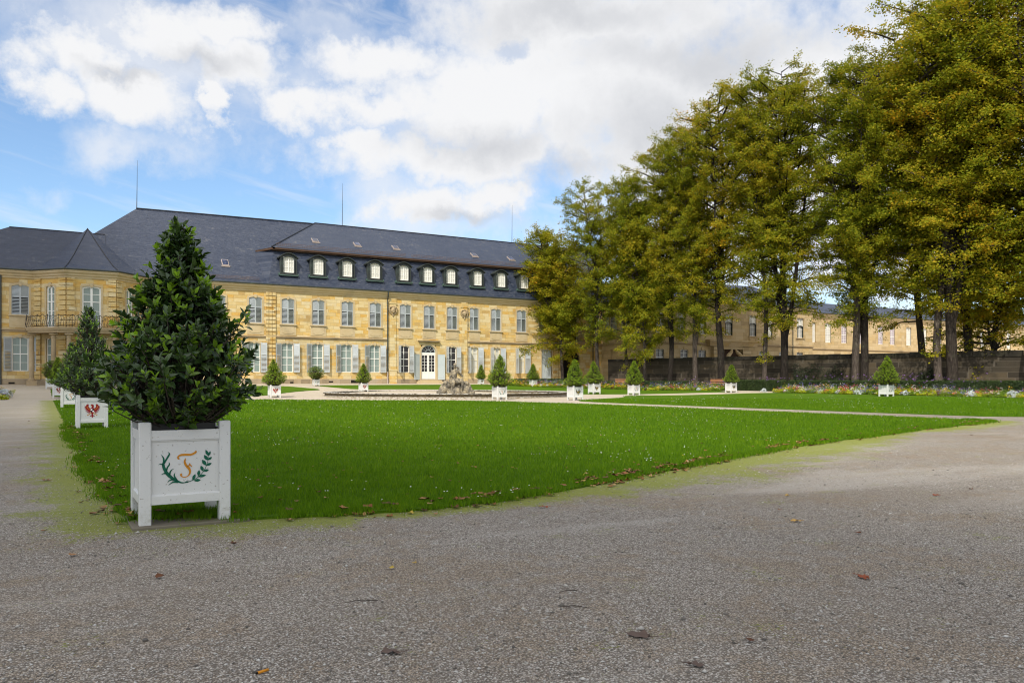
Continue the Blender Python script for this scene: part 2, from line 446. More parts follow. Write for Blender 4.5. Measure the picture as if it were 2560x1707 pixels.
M['tub'] = mat('white_painted_boards', f_tubwhite, .42, .45)
for k, c in dict(egreen=(.0, .10, .055), eorange=(.55, .22, .01), ered=(.28, .006, .012), eblack=(.012, .012, .015), eyellow=(.62, .45, .03), ewhite=(.8, .8, .8)).items():
    M[k] = mat('emblem_paint_' + k[1:], plain(c, .08, 20, .05), .5, .3)


def f_bark(g, p, o):
    P = objc(g); q = g.vm('MULTIPLY', P, (1, 1, .22))
    n = g.noise(q, 9, 6, .65, .6); n2 = g.noise(P, .8, 4, .6)
    rn = g.xyz(g.n('ShaderNodeObjectInfo').outputs['Color'])[0]
    c = g.ramp(n, [(.25, (.016, .013, .011)), (.5, (.060, .048, .040)), (.75, (.135, .112, .092))])
    c = g.vm('SCALE', c, g.m('ADD', .30, g.m('MULTIPLY', rn, 1.05)))
    c = g.mix(g.m('MULTIPLY', g.sstep(n2, .52, .7), .4), c, (.085, .09, .055))
    g.put(p.inputs['Base Color'], c); bump(g, p, n, 1.0, .06)


M['bark'] = mat('linden_bark', f_bark, .9, .15)


def leafmat(name, stops, trans=.35, rough=.5, spec=.35, hue_noise=.5, nscale=.35, objr=.25, young=None, bumpy=False):
    def fn(g, p, o):
        P = objc(g); r = island(g)
        v = g.m('ADD', g.m('MULTIPLY', r, 1 - hue_noise), g.m('MULTIPLY', g.sstep(g.noise(P, nscale, 3, .6), .3, .7), hue_noise))
        if objr: v = g.m('ADD', v, g.m('MULTIPLY', g.m('SUBTRACT', g.n('ShaderNodeObjectInfo').outputs['Random'], .5), objr))
        c = g.ramp(v, stops)
        if young:
            y = attr(g, 'young'); c = g.mix(y, c, young)
        g.put(p.inputs['Base Color'], c)
        tr = g.n('ShaderNodeBsdfTranslucent'); g.put(tr.inputs[0], g.vm('SCALE', c, 1.5))
        mx = g.n('ShaderNodeMixShader')
        if young: g.put(mx.inputs[0], g.m('ADD', trans, g.m('MULTIPLY', attr(g, 'young'), .3)))
        else: mx.inputs[0].default_value = trans
        g.L.new(p.outputs[0], mx.inputs[1]); g.L.new(tr.outputs[0], mx.inputs[2]); g.L.new(mx.outputs[0], o.inputs[0])
    return mat(name, fn, rough, spec)


M['linden'] = leafmat('linden_leaves', [(.0, (0.099, 0.145, 0.009)), (.35, (0.195, 0.224, 0.012)), (.70, (0.314, 0.270, 0.014)), (.93, (0.418, 0.288, 0.017)), (.98, (0.494, 0.278, 0.017)), (1, (0.665, 0.327, 0.014))], .38, .6, .12, .36, .16, .20)
M['laurel'] = leafmat('laurel_leaves', [(0, (.012, .028, .010)), (.5, (.024, .052, .014)), (1, (.045, .085, .018))], .10, .30, .55, .4, 2.0, 0, (.22, .38, .015))
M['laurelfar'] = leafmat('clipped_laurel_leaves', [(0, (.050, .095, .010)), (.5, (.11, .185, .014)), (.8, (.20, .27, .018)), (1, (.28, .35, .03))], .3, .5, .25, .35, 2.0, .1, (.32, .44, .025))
M['hedge'] = leafmat('box_hedge_leaves', [(0, (.018, .034, .010)), (.5, (.036, .062, .014)), (1, (.07, .10, .025))], .2, .5, .3, .4, 1.5, 0)
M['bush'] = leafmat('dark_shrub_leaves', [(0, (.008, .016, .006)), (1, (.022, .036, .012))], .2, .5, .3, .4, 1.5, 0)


def f_grassblade(g, p, o):
    P = pos(g); r = island(g)
    v = g.m('ADD', g.m('MULTIPLY', r, .5), g.m('ADD', g.m('ADD', g.m('MULTIPLY', g.noise(P, .5, 5, .65), .33), g.m('MULTIPLY', g.noise(P, .13, 3, .6), .22)), g.m('MULTIPLY', g.m('SUBTRACT', g.noise(P, 3.0, 3, .6), .5), .5)))
    c = g.ramp(v, [(.1, (0.038, 0.098, 0.003)), (.45, (0.085, 0.180, 0.005)), (.75, (0.137, 0.247, 0.005)), (1, (0.245, 0.301, 0.016))])
    g.put(p.inputs['Base Color'], c)
    tr = g.n('ShaderNodeBsdfTranslucent'); g.put(tr.inputs[0], g.vm('SCALE', c, 1.4))
    mx = g.n('ShaderNodeMixShader'); mx.inputs[0].default_value = .35
    g.L.new(p.outputs[0], mx.inputs[1]); g.L.new(tr.outputs[0], mx.inputs[2]); g.L.new(mx.outputs[0], o.inputs[0])


M['blade'] = mat('grass_blades', f_grassblade, .6, .1)


def f_lawn(g, p, o):
    P = pos(g)
    n = g.m('ADD', g.m('MULTIPLY', g.noise(P, 1.1, 6, .7), .6), g.m('MULTIPLY', g.noise(P, .16, 4, .6), .4)); f = g.noise(P, 26, 4, .7)
    c = g.ramp(g.m('ADD', g.m('MULTIPLY', n, .5), g.m('MULTIPLY', f, .5)), [(.3, (0.029, 0.064, 0.002)), (.5, (0.066, 0.135, 0.004)), (.7, (0.106, 0.187, 0.005))])
    g.put(p.inputs['Base Color'], c); bump(g, p, f, .8, .04)


M['lawn'] = mat('lawn_turf', f_lawn, .9, .1)


def f_gravel(g, p, o):
    P = pos(g)
    def cells(s):
        x = g.n('ShaderNodeTexVoronoi', feature='F1'); g.put(x.inputs['Vector'], P); x.inputs['Scale'].default_value = s; x.inputs['Randomness'].default_value = 1
        return x.outputs['Distance'], x.outputs['Color']
    d1, c1 = cells(80); d2, c2 = cells(170)
    r1 = g.xyz(c1)[0]; r2 = g.xyz(c2)[1]
    big = g.noise(P, .55, 5, .62, .4); mid = g.noise(P, 4.5, 4, .6)
    stone = g.ramp(r1, [(0, (0.174, 0.150, 0.121)), (.3, (0.347, 0.305, 0.256)), (.6, (0.459, 0.415, 0.359)), (.85, (0.592, 0.545, 0.488)), (1, (0.797, 0.759, 0.697))])
    st2 = g.ramp(r2, [(0, (0.204, 0.154, 0.107)), (.5, (0.429, 0.345, 0.256)), (1, (0.613, 0.529, 0.416))])
    sandy = g.sstep(g.m('ADD', big, g.m('MULTIPLY', g.m('SUBTRACT', mid, .5), .8)), .45, .66)
    c = g.mix(g.m('MULTIPLY', sandy, .75), stone, st2)
    c = g.mix(.22, c, g.mix(sandy, (0.439, 0.395, 0.343), (0.409, 0.315, 0.218)))
    gap = g.sstep(d1, .36, .60)
    c = g.mix(g.m('MULTIPLY', gap, .78), c, (.10, .080, .062))
    c = g.mix(g.m('MULTIPLY', g.sstep(g.noise(P, .23, 4, .6), .42, .70), .30), c, (.22, .175, .13))
    worn = g.sstep(g.noise(g.vm('MULTIPLY', g.vm('ADD', P, g.vm('SCALE', P, 0)), (.22, .75, 1)), .55, 5, .6, .7), .50, .68)
    c = g.mix(g.m('MULTIPLY', worn, .4), c, (.50, .465, .42))
    x, y, z = g.xyz(P)
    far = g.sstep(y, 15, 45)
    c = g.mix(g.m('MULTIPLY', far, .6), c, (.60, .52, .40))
    moss = attr(g, 'moss')
    mm = g.sstep(g.m('ADD', moss, g.m('ADD', g.m('MULTIPLY', g.m('SUBTRACT', g.noise(P, 1.5, 6, .7), .5), 2.2), g.m('MULTIPLY', g.m('SUBTRACT', g.noise(P, 26, 4, .7), .5), 2.2))), .33, .66)
    c = g.mix(g.m('MULTIPLY', mm, .74), c, g.mix(g.noise(P, 9, 3), (.14, .18, .006), (.29, .33, .014)))
    g.put(p.inputs['Base Color'], c)
    h = g.m('ADD', g.m('MULTIPLY', g.m('SUBTRACT', .6, d1), 1.0), g.m('MULTIPLY', g.m('SUBTRACT', .6, d2), .4))
    bump(g, p, h, .9, .012)


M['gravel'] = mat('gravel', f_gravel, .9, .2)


def f_attrcol(g, p, o):
    c = attr(g, 'col', 'Color')
    g.put(p.inputs['Base Color'], c)
    tr = g.n('ShaderNodeBsdfTranslucent'); g.put(tr.inputs[0], c)
    mx = g.n('ShaderNodeMixShader'); mx.inputs[0].default_value = .3
    g.L.new(p.outputs[0], mx.inputs[1]); g.L.new(tr.outputs[0], mx.inputs[2]); g.L.new(mx.outputs[0], o.inputs[0])


M['bloom'] = mat('petals_and_leaves', f_attrcol, .6, .25)
M['soil'] = mat('bed_soil', plain((.035, .026, .018), .4, 5, .5), .95, .1)
M['pebble'] = mat('loose_pebbles', lambda g, p, o: g.put(p.inputs['Base Color'], g.ramp(island(g), [(0, (.10, .09, .08)), (.3, (.26, .235, .205)), (.6, (.38, .35, .31)), (.85, (.48, .455, .42)), (1, (.58, .56, .53))])), .8, .25)
M['deadleaf'] = mat('brown_fallen_leaf', lambda g, p, o: g.put(p.inputs['Base Color'], g.ramp(island(g), [(0, (.07, .028, .014)), (.4, (.17, .065, .025)), (.7, (.28, .12, .04)), (.9, (.35, .22, .10)), (1, (.45, .32, .05))])), .7, .25)


def f_statue(g, p, o):
    P = objc(g); n = g.noise(P, 1.7, 6, .68, .5); f = g.noise(P, 9, 5, .65)
    c = g.ramp(g.m('ADD', g.m('MULTIPLY', n, .7), g.m('MULTIPLY', f, .3)), [(.36, (.035, .032, .028)), (.47, (.12, .108, .088)), (.57, (.30, .255, .18)), (.68, (.52, .42, .25))])
    g.put(p.inputs['Base Color'], c); bump(g, p, f, .9, .03)


M['statue'] = mat('weathered_statue_stone', f_statue, .9, .15)


def f_basin(g, p, o):
    geo = g.n('ShaderNodeNewGeometry').outputs['Normal']; up = g.xyz(geo)[2]
    P = pos(g); x, y, z = g.xyz(P)
    n = g.noise(P, 2.2, 6, .7, .6); f = g.noise(g.vm('MULTIPLY', P, (1, 1, 3)), 4.5, 5, .7)
    c = g.ramp(g.m('ADD', g.m('MULTIPLY', n, .5), g.m('MULTIPLY', f, .5)), [(.35, (.030, .026, .022)), (.5, (.085, .072, .05)), (.6, (.16, .125, .07)), (.72, (.55, .53, .48))])
    c = g.mix(g.m('MULTIPLY', g.m('SUBTRACT', 1, g.sstep(z, .2, .27)), .7), c, g.mix(f, (.14, .105, .055), (.34, .26, .15)))
    c = g.mix(g.m('MULTIPLY', g.sstep(up, .3, .8), g.sstep(f, .42, .55)), c, (.55, .53, .48))
    g.put(p.inputs['Base Color'], c); bump(g, p, f, .8, .03)


M['basin'] = mat('lichened_basin_stone', f_basin, .9, .15)
M['mossyslab'] = mat('mossy_slab', plain((.17, .15, .115), .25, 4, .3, (.09, .10, .02), .95), .9, .1)
M['coping'] = mat('blackened_coping_stone', ashlar(1, 1, [(.1, (.012, .011, .010)), (.5, (.030, .027, .022)), (.9, (.055, .050, .035))], trim=True, dirt=.5, dirtcol=(.03, .04, .012)), .95, .1)
M['water'] = mat('dark_pool_water', plain((.012, .016, .012), .2, 2, .05), .05, .5)
M['silver'] = leafmat('silver_leaves', [(0, (.36, .40, .40)), (1, (.62, .66, .66))], .2, .7, .2, .3, 2, 0)


# ------------------------------------------------------------------ terrain, lawns, paths
def resample(poly, step, closed=True):
    pts = []
    n = len(poly)
    for i in range(n if closed else n - 1):
        a, b = np.array(poly[i], float), np.array(poly[(i + 1) % n], float)
        k = max(1, int(np.linalg.norm(b - a) / step))
        for j in range(k): pts.append(a + (b - a) * j / k)
    if not closed: pts.append(np.array(poly[-1], float))
    return np.array(pts)


def smooth_poly(poly, keep=()):
    """one round of corner cutting"""
    out = []; n = len(poly)
    for i in range(n):
        a, b = np.array(poly[i], float), np.array(poly[(i + 1) % n], float)
        d = np.linalg.norm(b - a); t = min(.25, 1.2 / max(d, .01))
        out += [tuple(a + (b - a) * t), tuple(b - (b - a) * t)]
    return out


def inside(poly, X, Y):
    poly = np.asarray(poly, float); r = np.zeros(np.shape(X), bool); n = len(poly); j = n - 1
    for i in range(n):
        xi, yi = poly[i]; xj, yj = poly[j]
        c = ((yi > Y) != (yj > Y)) & (X < (xj - xi) * (Y - yi) / (yj - yi + 1e-12) + xi)
        r ^= c; j = i
    return r


LAWNS = {
    'near': [(.72, 9.35), (1.3, 9.15), (2.0, 8.75), (3.5, 8.45), (5.1, 8.55), (8.5, 9.9), (13.9, 12), (21.8, 14.2), (27, 15.3), (29.0, 15.8), (29.3, 16.3), (28.9, 25), (28.3, 38), (26.8, 46), (24.6, 50.6), (20, 53.6), (15.5, 58), (13.5, 60.3), (.9, 65.6)],
    'left': [(.9, 69.3), (13.5, 67.8), (16.8, 68.6), (18.6, 72), (21.5, 75.6), (24.4, 77.8), (22.2, 85.4), (12, 85.2), (9.5, 82.6), (.9, 82.4)],
    'back': [(25.6, 86.2), (27.6, 77.6), (31.4, 77.9), (37, 76.6), (41.5, 73.2), (44.2, 68.5), (45.6, 64.6), (50, 63.5), (55, 61.2), (60.2, 57.6), (61.0, 61.3), (60.8, 66), (59.2, 72), (56.1, 75.2), (51.4, 79.2), (49.0, 84), (47.5, 86.7)],
    'right': [(31.2, 41), (32.3, 22), (32.9, 17.0), (45, 17.6), (60.2, 18.5), (60.2, 30.7), (59.6, 37.8), (58.9, 44), (59.5, 50), (58.9, 53.5), (52, 56.2), (45.6, 57.6), (41.5, 52.2), (36, 48.6), (31.7, 45.6)],
}
rng = np.random.default_rng(5)
LP = {}
for k, p in LAWNS.items():
    q = resample(smooth_poly(p), .3)
    q = q + rng.normal(0, .025, q.shape)
    LP[k] = q


def lawn(key):
    q = LP[key]; n = len(q)
    x0, y0 = q.min(0); x1, y1 = q.max(0)
    st = 1.6
    gx, gy = np.meshgrid(np.arange(x0 + .5, x1, st), np.arange(y0 + .5, y1, st)); gx = gx.ravel(); gy = gy.ravel()
    ins = inside(q, gx, gy)
    d = np.array([np.min(np.hypot(q[:, 0] - a, q[:, 1] - b)) if i else 0 for a, b, i in zip(gx, gy, ins)])
    keep = ins & (d > .35)
    pts = [Vector(p) for p in q] + [Vector((a, b)) for a, b in zip(gx[keep], gy[keep])]
    v, e, f, *_ = delaunay_2d_cdt(pts, [], [list(range(n))], 1, 1e-4)
    V = [(p.x, p.y, gzf(p.x, p.y) + .03) for p in v]
    mb = MB(); mb.add(V, [tuple(t) for t in f])
    for i in range(n):
        a, b = q[i], q[(i + 1) % n]
        za, zb = gzf(*a), gzf(*b)
        mb.quad((a[0], a[1], za - .05), (b[0], b[1], zb - .05), (b[0], b[1], zb + .03), (a[0], a[1], za + .03))
    o = mb.build('lawn', M['lawn']); tag(o, kind='structure'); return o


for k in LAWNS: lawn(k)


def ground():
    xs = np.concatenate([[-900, -400, -150, -60, -30, -20, -12], np.arange(-8, 36, .25), np.arange(36, 132, 2), [150, 250, 500, 1200]])
    ys = np.concatenate([[-600, -200, -60, -20, -10], np.arange(-5, 30, .25), np.arange(30, 112, 1), [130, 200, 500, 1500]])
    X, Y = np.meshgrid(xs, ys); Z = gz(X, Y)
    V = np.stack([X, Y, Z], -1).reshape(-1, 3); nx, ny = len(xs), len(ys)
    i, j = np.meshgrid(np.arange(nx - 1), np.arange(ny - 1)); b = (j * nx + i).ravel()
    F = np.stack([b, b + 1, b + nx + 1, b + nx], 1)
    # moss creeps out of the lawn edges into the gravel
    edge = LP['near']; moss = np.zeros(len(V))
    sel = np.where((V[:, 0] > -9) & (V[:, 0] < 36) & (V[:, 1] > -5) & (V[:, 1] < 70))[0]
    for s in np.array_split(sel, 60):
        dd = np.hypot(V[s, 0][:, None] - edge[None, :, 0], V[s, 1][:, None] - edge[None, :, 1])
        k = dd.argmin(1); d = dd.min(1); ex, ey = edge[k, 0], edge[k, 1]
        wd = np.where(ex < 1.0, .95, np.where(ex < 3, 1.0, np.where(ex < 22, .50 + 1.25 * smooth01((ex - 4) / 5) * (1 - smooth01((ex - 15) / 7)), 1.2)))
        moss[s] = np.clip(1 - d / (wd * 1.25), 0, 1) * .95 + .14 * np.clip(1 - d / (wd * 2.6), 0, 1)
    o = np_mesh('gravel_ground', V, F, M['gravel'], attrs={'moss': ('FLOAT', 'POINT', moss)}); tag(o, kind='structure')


ground()


def cam_sample(n, d0, d1, seed, power=1.0, fov=(-.66, .66)):
    """points over the ground in view, thinning out with distance"""
    r = np.random.default_rng(seed); d = d0 * (d1 / d0) ** (r.random(n) ** power); l = d * r.uniform(*fov, n)
    a = R(YAW); return d * math.sin(a) + l * math.cos(a), d * math.cos(a) - l * math.sin(a), d


def grass():
    X, Y, D = cam_sample(620000, 7.2, 60, 11, 1.1, (-.72, .78))
    k = np.zeros(len(X), bool)
    for q in LP.values(): k |= inside(q[::2], X, Y)
    X, Y, D = X[k], Y[k], D[k]; r = np.random.default_rng(3)
    X += r.normal(0, .03, len(X)); Y += r.normal(0, .03, len(X))
    e = LP['near']; e = e[(e[:, 1] < 30) & ((e[:, 0] < 28) | (e[:, 1] < 17))]          # tufts that hang over the lawn edge
    i = r.integers(0, len(e), 60000); i = i[(np.sin(i * .7) + np.sin(i * .23) + r.normal(0, .8, len(i))) > .1]; ex = e[i] + r.normal(0, .085, (len(i), 2)) * r.uniform(.5, 1.5, (len(i), 1))
    X = np.concatenate([X, ex[:, 0]]); Y = np.concatenate([Y, ex[:, 1]]); D = np.concatenate([D, np.hypot(ex[:, 0], ex[:, 1])]); n = len(X)
    clump = np.sin(X * 3.1 + 1.7 * np.sin(Y * 2.3)) * np.sin(Y * 2.7 + 1.3 * np.sin(X * 1.9))
    h = r.uniform(.035, .085, n) * (1 + .25 * clump); w = .0042 * np.maximum(1, D / 9) * r.uniform(.7, 1.3, n)
    a = r.uniform(0, 2 * math.pi, n); lx, ly = np.cos(a) * h * r.uniform(.1, .8, n), np.sin(a) * h * r.uniform(.1, .8, n)
    b = r.uniform(0, 2 * math.pi, n); wx, wy = np.cos(b) * w, np.sin(b) * w
    z = gz(X, Y) + .02
    V = np.stack([np.stack([X - wx, Y - wy, z], 1), np.stack([X + wx, Y + wy, z], 1), np.stack([X + lx, Y + ly, z + h + .01], 1)], 1).reshape(-1, 3)
    F = np.arange(3 * n).reshape(-1, 3)
    tag(np_mesh('grass', V, F, M['blade']), 'short green blades of grass covering the lawns', 'grass', kind='stuff')


grass()


# ------------------------------------------------------------------ palace
WORLD_ROOTS = {}


def wadopt(o, root):
    """parent to a root while keeping world coordinates"""
    adopt(o, root); o.matrix_parent_inverse = Matrix.Translation(-root.location); return o


def wbuild(mb, name, mats, root, smooth=False): return wadopt(mb.build(name, mats, None, smooth), root)


class Fr:
    """frame on a wall: u along it, n outwards, z up"""
    def __init__(s, a, b):
        s.a = Vector((*a, 0)); d = Vector((*b, 0)) - s.a; s.len = d.length; s.u = d.normalized(); s.n = Vector((s.u.y, -s.u.x, 0)); s.rz = math.atan2(s.u.y, s.u.x)
    def p(s, u, n, z): q = s.a + s.u * u + s.n * n; return (q.x, q.y, z)
    def box(s, mb, u0, u1, n0, n1, z0, z1, mi=0):
        v = [s.p(u, n, z) for z in (z0, z1) for n in (n1, n0) for u in (u0, u1)]
        mb.add(v, ((0, 2, 3, 1), (4, 5, 7, 6), (0, 1, 5, 4), (2, 6, 7, 3), (0, 4, 6, 2), (1, 3, 7, 5)), mi)


def wallpanel(mb, fr, u0, u1, z0, z1, ops, depth=.3):
    us = sorted({u0, u1, *[q for o in ops for q in o[:2]]}); zs = sorted({z0, z1, *[q for o in ops for q in o[2:]]})
    for i in range(len(us) - 1):
        for j in range(len(zs) - 1):
            cu, cz = (us[i] + us[i + 1]) / 2, (zs[j] + zs[j + 1]) / 2
            if any(o[0] < cu < o[1] and o[2] < cz < o[3] for o in ops): continue
            mb.quad(fr.p(us[i], 0, zs[j]), fr.p(us[i + 1], 0, zs[j]), fr.p(us[i + 1], 0, zs[j + 1]), fr.p(us[i], 0, zs[j + 1]))
    for a, b, c, d in ops:
        mb.quad(fr.p(a, 0, c), fr.p(a, -depth, c), fr.p(b, -depth, c), fr.p(b, 0, c)); mb.quad(fr.p(a, 0, d), fr.p(b, 0, d), fr.p(b, -depth, d), fr.p(a, -depth, d))
        mb.quad(fr.p(a, 0, c), fr.p(a, 0, d), fr.p(a, -depth, d), fr.p(a, -depth, c)); mb.quad(fr.p(b, 0, c), fr.p(b, -depth, c), fr.p(b, -depth, d), fr.p(b, 0, d))


def offset_path(path, o):
    P = [Vector(p) for p in path]; out = []
    for i, p in enumerate(P):
        d0 = (P[i] - P[i - 1]).normalized() if i else (P[1] - P[0]).normalized()
        d1 = (P[i + 1] - P[i]).normalized() if i < len(P) - 1 else d0
        n0, n1 = Vector((d0.y, -d0.x)), Vector((d1.y, -d1.x)); m = (n0 + n1)
        m = m / max(.2, m.dot(n0)) if m.length > 1e-4 else n0
        out.append(p + m * o)
    return out


def moulding(mb, path, prof, mi=0):
    """profile [(out, z)...] run along a path"""
    rows = [[(q.x, q.y, z) for q in offset_path(path, o)] for o, z in prof]; m = len(path)
    b = len(mb.v); mb.v += [q for r_ in rows for q in r_]
    for i in range(len(rows) - 1):
        for k in range(m - 1): mb.f.append((b + i * m + k, b + i * m + k + 1, b + (i + 1) * m + k + 1, b + (i + 1) * m + k)); mb.mi.append(mi)
    for e in (0, m - 1): mb.f.append(tuple(b + i * m + e for i in range(len(rows)))); mb.mi.append(mi)


def arch(w, h, rise, n=8):
    """outline of an opening from bottom left over the arched head to bottom right"""
    pts = [(-w / 2, 0)]
    for i in range(n + 1):
        u = -w / 2 + w * i / n; pts.append((u, h - rise * (2 * u / w) ** 2))
    return pts + [(w / 2, 0)]


def ring(mb, w, h, rise, t, y0, y1, yin, mi=0, bottom=False):
    """band of width t round an arched opening, face at y0, sides back to y1 outside and yin inside"""
    a = arch(w, h, rise); b = [(-w / 2 - t, 0)] + [((w / 2 + t) * (2 * i / 8 - 1), h + t - rise * (2 * i / 8 - 1) ** 2) for i in range(9)] + [(w / 2 + t, 0)]
    for i in range(len(a) - 1):
        A, B, C, D = a[i], a[i + 1], b[i + 1], b[i]
        mb.quad((A[0], y0, A[1]), (B[0], y0, B[1]), (C[0], y0, C[1]), (D[0], y0, D[1]), mi)
        mb.quad((D[0], y0, D[1]), (C[0], y0, C[1]), (C[0], y1, C[1]), (D[0], y1, D[1]), mi)
        mb.quad((A[0], yin, A[1]), (B[0], yin, B[1]), (B[0], y0, B[1]), (A[0], y0, A[1]), mi)


def leaf_panel_mesh(w, h, slats=True, frame='shutter'):
    mb = MB(); s = .065
    mb.box(0, s, -.022, .022, 0, h); mb.box(w - s, w, -.022, .022, 0, h)
    mid = h * .60
    for a, b in ((0, .1), (mid - .05, mid + .05), (h - .09, h)): mb.box(s, w - s, -.02, .02, a, b)
    if slats:
        for z0, z1, p, tilt in ((.1, mid - .05, .135, .70), (mid + .05, h - .09, .112, 1.1)):
            z = z0 + p / 2
            while z < z1 - .02:
                c, q = math.cos(tilt), math.sin(tilt)
                mb.obox((w / 2, 0, z), (w / 2 - s, 0, 0), (0, .058 * c, .058 * q), (0, -.006 * q, .006 * c)); z += p
    else:
        for z0, z1 in ((.1, mid - .05), (mid + .05, h - .09)):
            mb.box(s, w - s, -.008, .008, z0, z1); mb.box(s + .09, w - s - .09, -.016, .016, z0 + .1, z1 - .1)
    return mb


def make_window(w, h, rise, cols, rows, split, fm='white', gm='glass', th=.07, surround='trim', t=.18, sill=.09, apron=0, keystone=True, closed=False, mull=.075, mun=.035):
    """window prototype at the centre of its opening's foot: x along the wall, -y outwards"""
    fr_ = MB(); yb = .14
    ring(fr_, w - 2 * th, h - th, rise, th, yb - .03, yb + .05, yb + .05)
    fr_.box(-w / 2 + th, w / 2 - th, yb - .028, yb + .05, 0, th)
    iw = w - 2 * th
    if not closed:
        fr_.box(-mull / 2, mull / 2, yb - .035, yb + .04, th, h - th - .01)
        for s_ in split: fr_.box(-iw / 2, iw / 2, yb - .037, yb + .042, h * s_ - .045, h * s_ + .045)
        for sd_ in (-1, 1):
            half = iw / 2 - mull / 2
            for c in range(1, cols // 2):
                u = sd_ * (mull / 2 + half * c / (cols // 2)); fr_.box(u - mun / 2, u + mun / 2, yb - .012, yb + .038, th, h - th - rise * .4)
            for k in range(1, rows):
                z = h * k / rows
                if all(abs(z - h * s_) > .1 for s_ in split):
                    a, b = sorted((sd_ * mull / 2, sd_ * iw / 2)); fr_.box(a, b, yb - .014, yb + .036, z - mun / 2, z + mun / 2)
    win = fr_.build('window', M[fm])
    pb = MB(); pb.box(-w / 2 + .02, w / 2 - .02, yb + .02, yb + .03, .02, h - .02); pb.build('pane', M['dark' if closed else gm], win)
    sb = MB(); ring(sb, w, h, rise, t, -.05, .03, .20)
    if keystone: sb.add([(-.11, -.11, h - .12), (.11, -.11, h - .12), (.11, .02, h - .12), (-.11, .02, h - .12), (-.15, -.11, h + .26), (.15, -.11, h + .26), (.15, .02, h + .26), (-.15, .02, h + .26)], ((0, 1, 5, 4), (4, 5, 6, 7), (0, 3, 2, 1), (1, 2, 6, 5), (0, 4, 7, 3), (3, 7, 6, 2)))
    if apron:
        sb.box(-w / 2 - t, w / 2 + t, -.045, .02, -apron, -.12)
        a = w / 2 - .05; sb.add([(-a, -.075, -.3), (-a, -.075, -apron + .28), (-a + .16, -.075, -apron + .28), (-a + .22, -.075, -apron + .16), (a - .22, -.075, -apron + .16), (a - .16, -.075, -apron + .28), (a, -.075, -apron + .28), (a, -.075, -.3)], ((0, 1, 2, 3, 4, 5, 6, 7),))
        n = 8; b = len(sb.v); pts = sb.v[-8:]; sb.v += [(p[0], -.04, p[2]) for p in pts]; sb.f += [(b - 8 + i, b - 8 + (i + 1) % n, b + (i + 1) % n, b + i) for i in range(n)]; sb.mi += [0] * n
    sb.build('surround', M[surround], win)
    if sill:
        q = MB(); q.box(-w / 2 - t - .08, w / 2 + t + .08, -.19, .13, -.12, -.12 + sill); q.box(-w / 2 - t, w / 2 + t, -.13, .10, -.12 + sill, -.002); q.build('sill', M[surround], win)
    return win


def add_leaf(win, lw, h, side, angle, slats=True, m='shutter', z=0, y=-.03, x=None):
    """shutter leaf hinged at the side of the opening; angle 0 closed, 180 flat against the wall"""
    key = (lw, h, slats, m)
    if key not in LEAF: LEAF[key] = leaf_panel_mesh(lw, h, slats)
    if isinstance(LEAF[key], MB): o = LEAF[key].build('shutter', M[m]); LEAF[key] = o.data
    else: o = bpy.data.objects.new('shutter', LEAF[key]); COL.objects.link(o)
    adopt(o, win); o.location = (x, y, z)
    # leaf runs from its hinge towards +x; mirrored for the right side
    a = R(-angle) if side < 0 else R(180 + angle)
    o.rotation_euler = (0, 0, a); return o


LEAF = {}
palace = empty('palace', (31, 96, 1.0), label='long ochre sandstone palace with slate mansard roof, dormers and grey shutters', cat='palace')

PATH = [(-11, 90), (-.3, 90), (2.3, 87), (6.5, 87), (9.2, 90), (67.5, 90)]
EAVE, BASE = 11.9, .4
UPX = [9.9, 13.1, 16.6, 20.45, 24.0, 27.44, 30.87, 34.29, 38.1, 41.25, 44.37, 47.38, 50.62, 54.45, 57.9]
UPZ, UPH, UPW = 7.66, 2.86, 1.42
GRX = [9.9, 13.1, 16.6, 20.32, 23.92, 27.35, 30.75, 34.2, 37.93, 44.27, 47.34, 50.59, 54.33]
GRZ, GRH, GRW = 2.29, 3.27, 1.32
wall = MB()
frM = Fr((9.2, 90), (67.5, 90)); frL = Fr((-11, 90), (-.3, 90)); frB = [Fr(PATH[i], PATH[i + 1]) for i in (1, 2, 3)]
ops = [(x - 9.2 - UPW / 2, x - 9.2 + UPW / 2, UPZ, UPZ + UPH) for x in UPX if x > 10.5] + [(x - 9.2 - GRW / 2, x - 9.2 + GRW / 2, GRZ, GRZ + GRH) for x in GRX if x > 10.5]
DX = 41.15
ops += [(DX - 9.2 - .98, DX - 9.2 + .98, 1.43, 5.66), (58.38 - 9.2 - .78, 58.38 - 9.2 + .78, 1.6, 5.45), (62.4 - 9.2 - 1.4, 62.4 - 9.2 + 1.4, 1.0, 5.5), (62.6 - 9.2 - .8, 62.6 - 9.2 + .8, 6.6, 9.9), (67.0 - 9.2 - .1, 67.0 - 9.2 + .0, 7.8, 9.8)][:4]
ops += [(64.2 - 9.2 + 1.6, 64.2 - 9.2 + 2.9, 7.72, 10.3)]
wallpanel(wall, frM, 0, frM.len, BASE, 11.3, ops)
LWX = [-1.5, -6.0]
wallpanel(wall, frL, 0, frL.len, BASE, 11.3, [(x + 11 - UPW / 2, x + 11 + UPW / 2, UPZ, UPZ + UPH) for x in LWX] + [(x + 11 - GRW / 2, x + 11 + GRW / 2, GRZ, GRZ + GRH) for x in LWX])
BAYW = [1.06, 1.63, 1.06]
for f, w in zip(frB, BAYW):
    c = f.len / 2; wallpanel(wall, f, 0, f.len, BASE, 11.3, [(c - w / 2, c + w / 2, 6.42, 10.45), (c - w / 2, c + w / 2, 2.2, 5.5)])
frW = Fr((-11, 106), (-11, 90)); wallpanel(wall, frW, 0, 16, BASE, 11.3, [])
wbuild(wall, 'wall', M['stone'], palace)

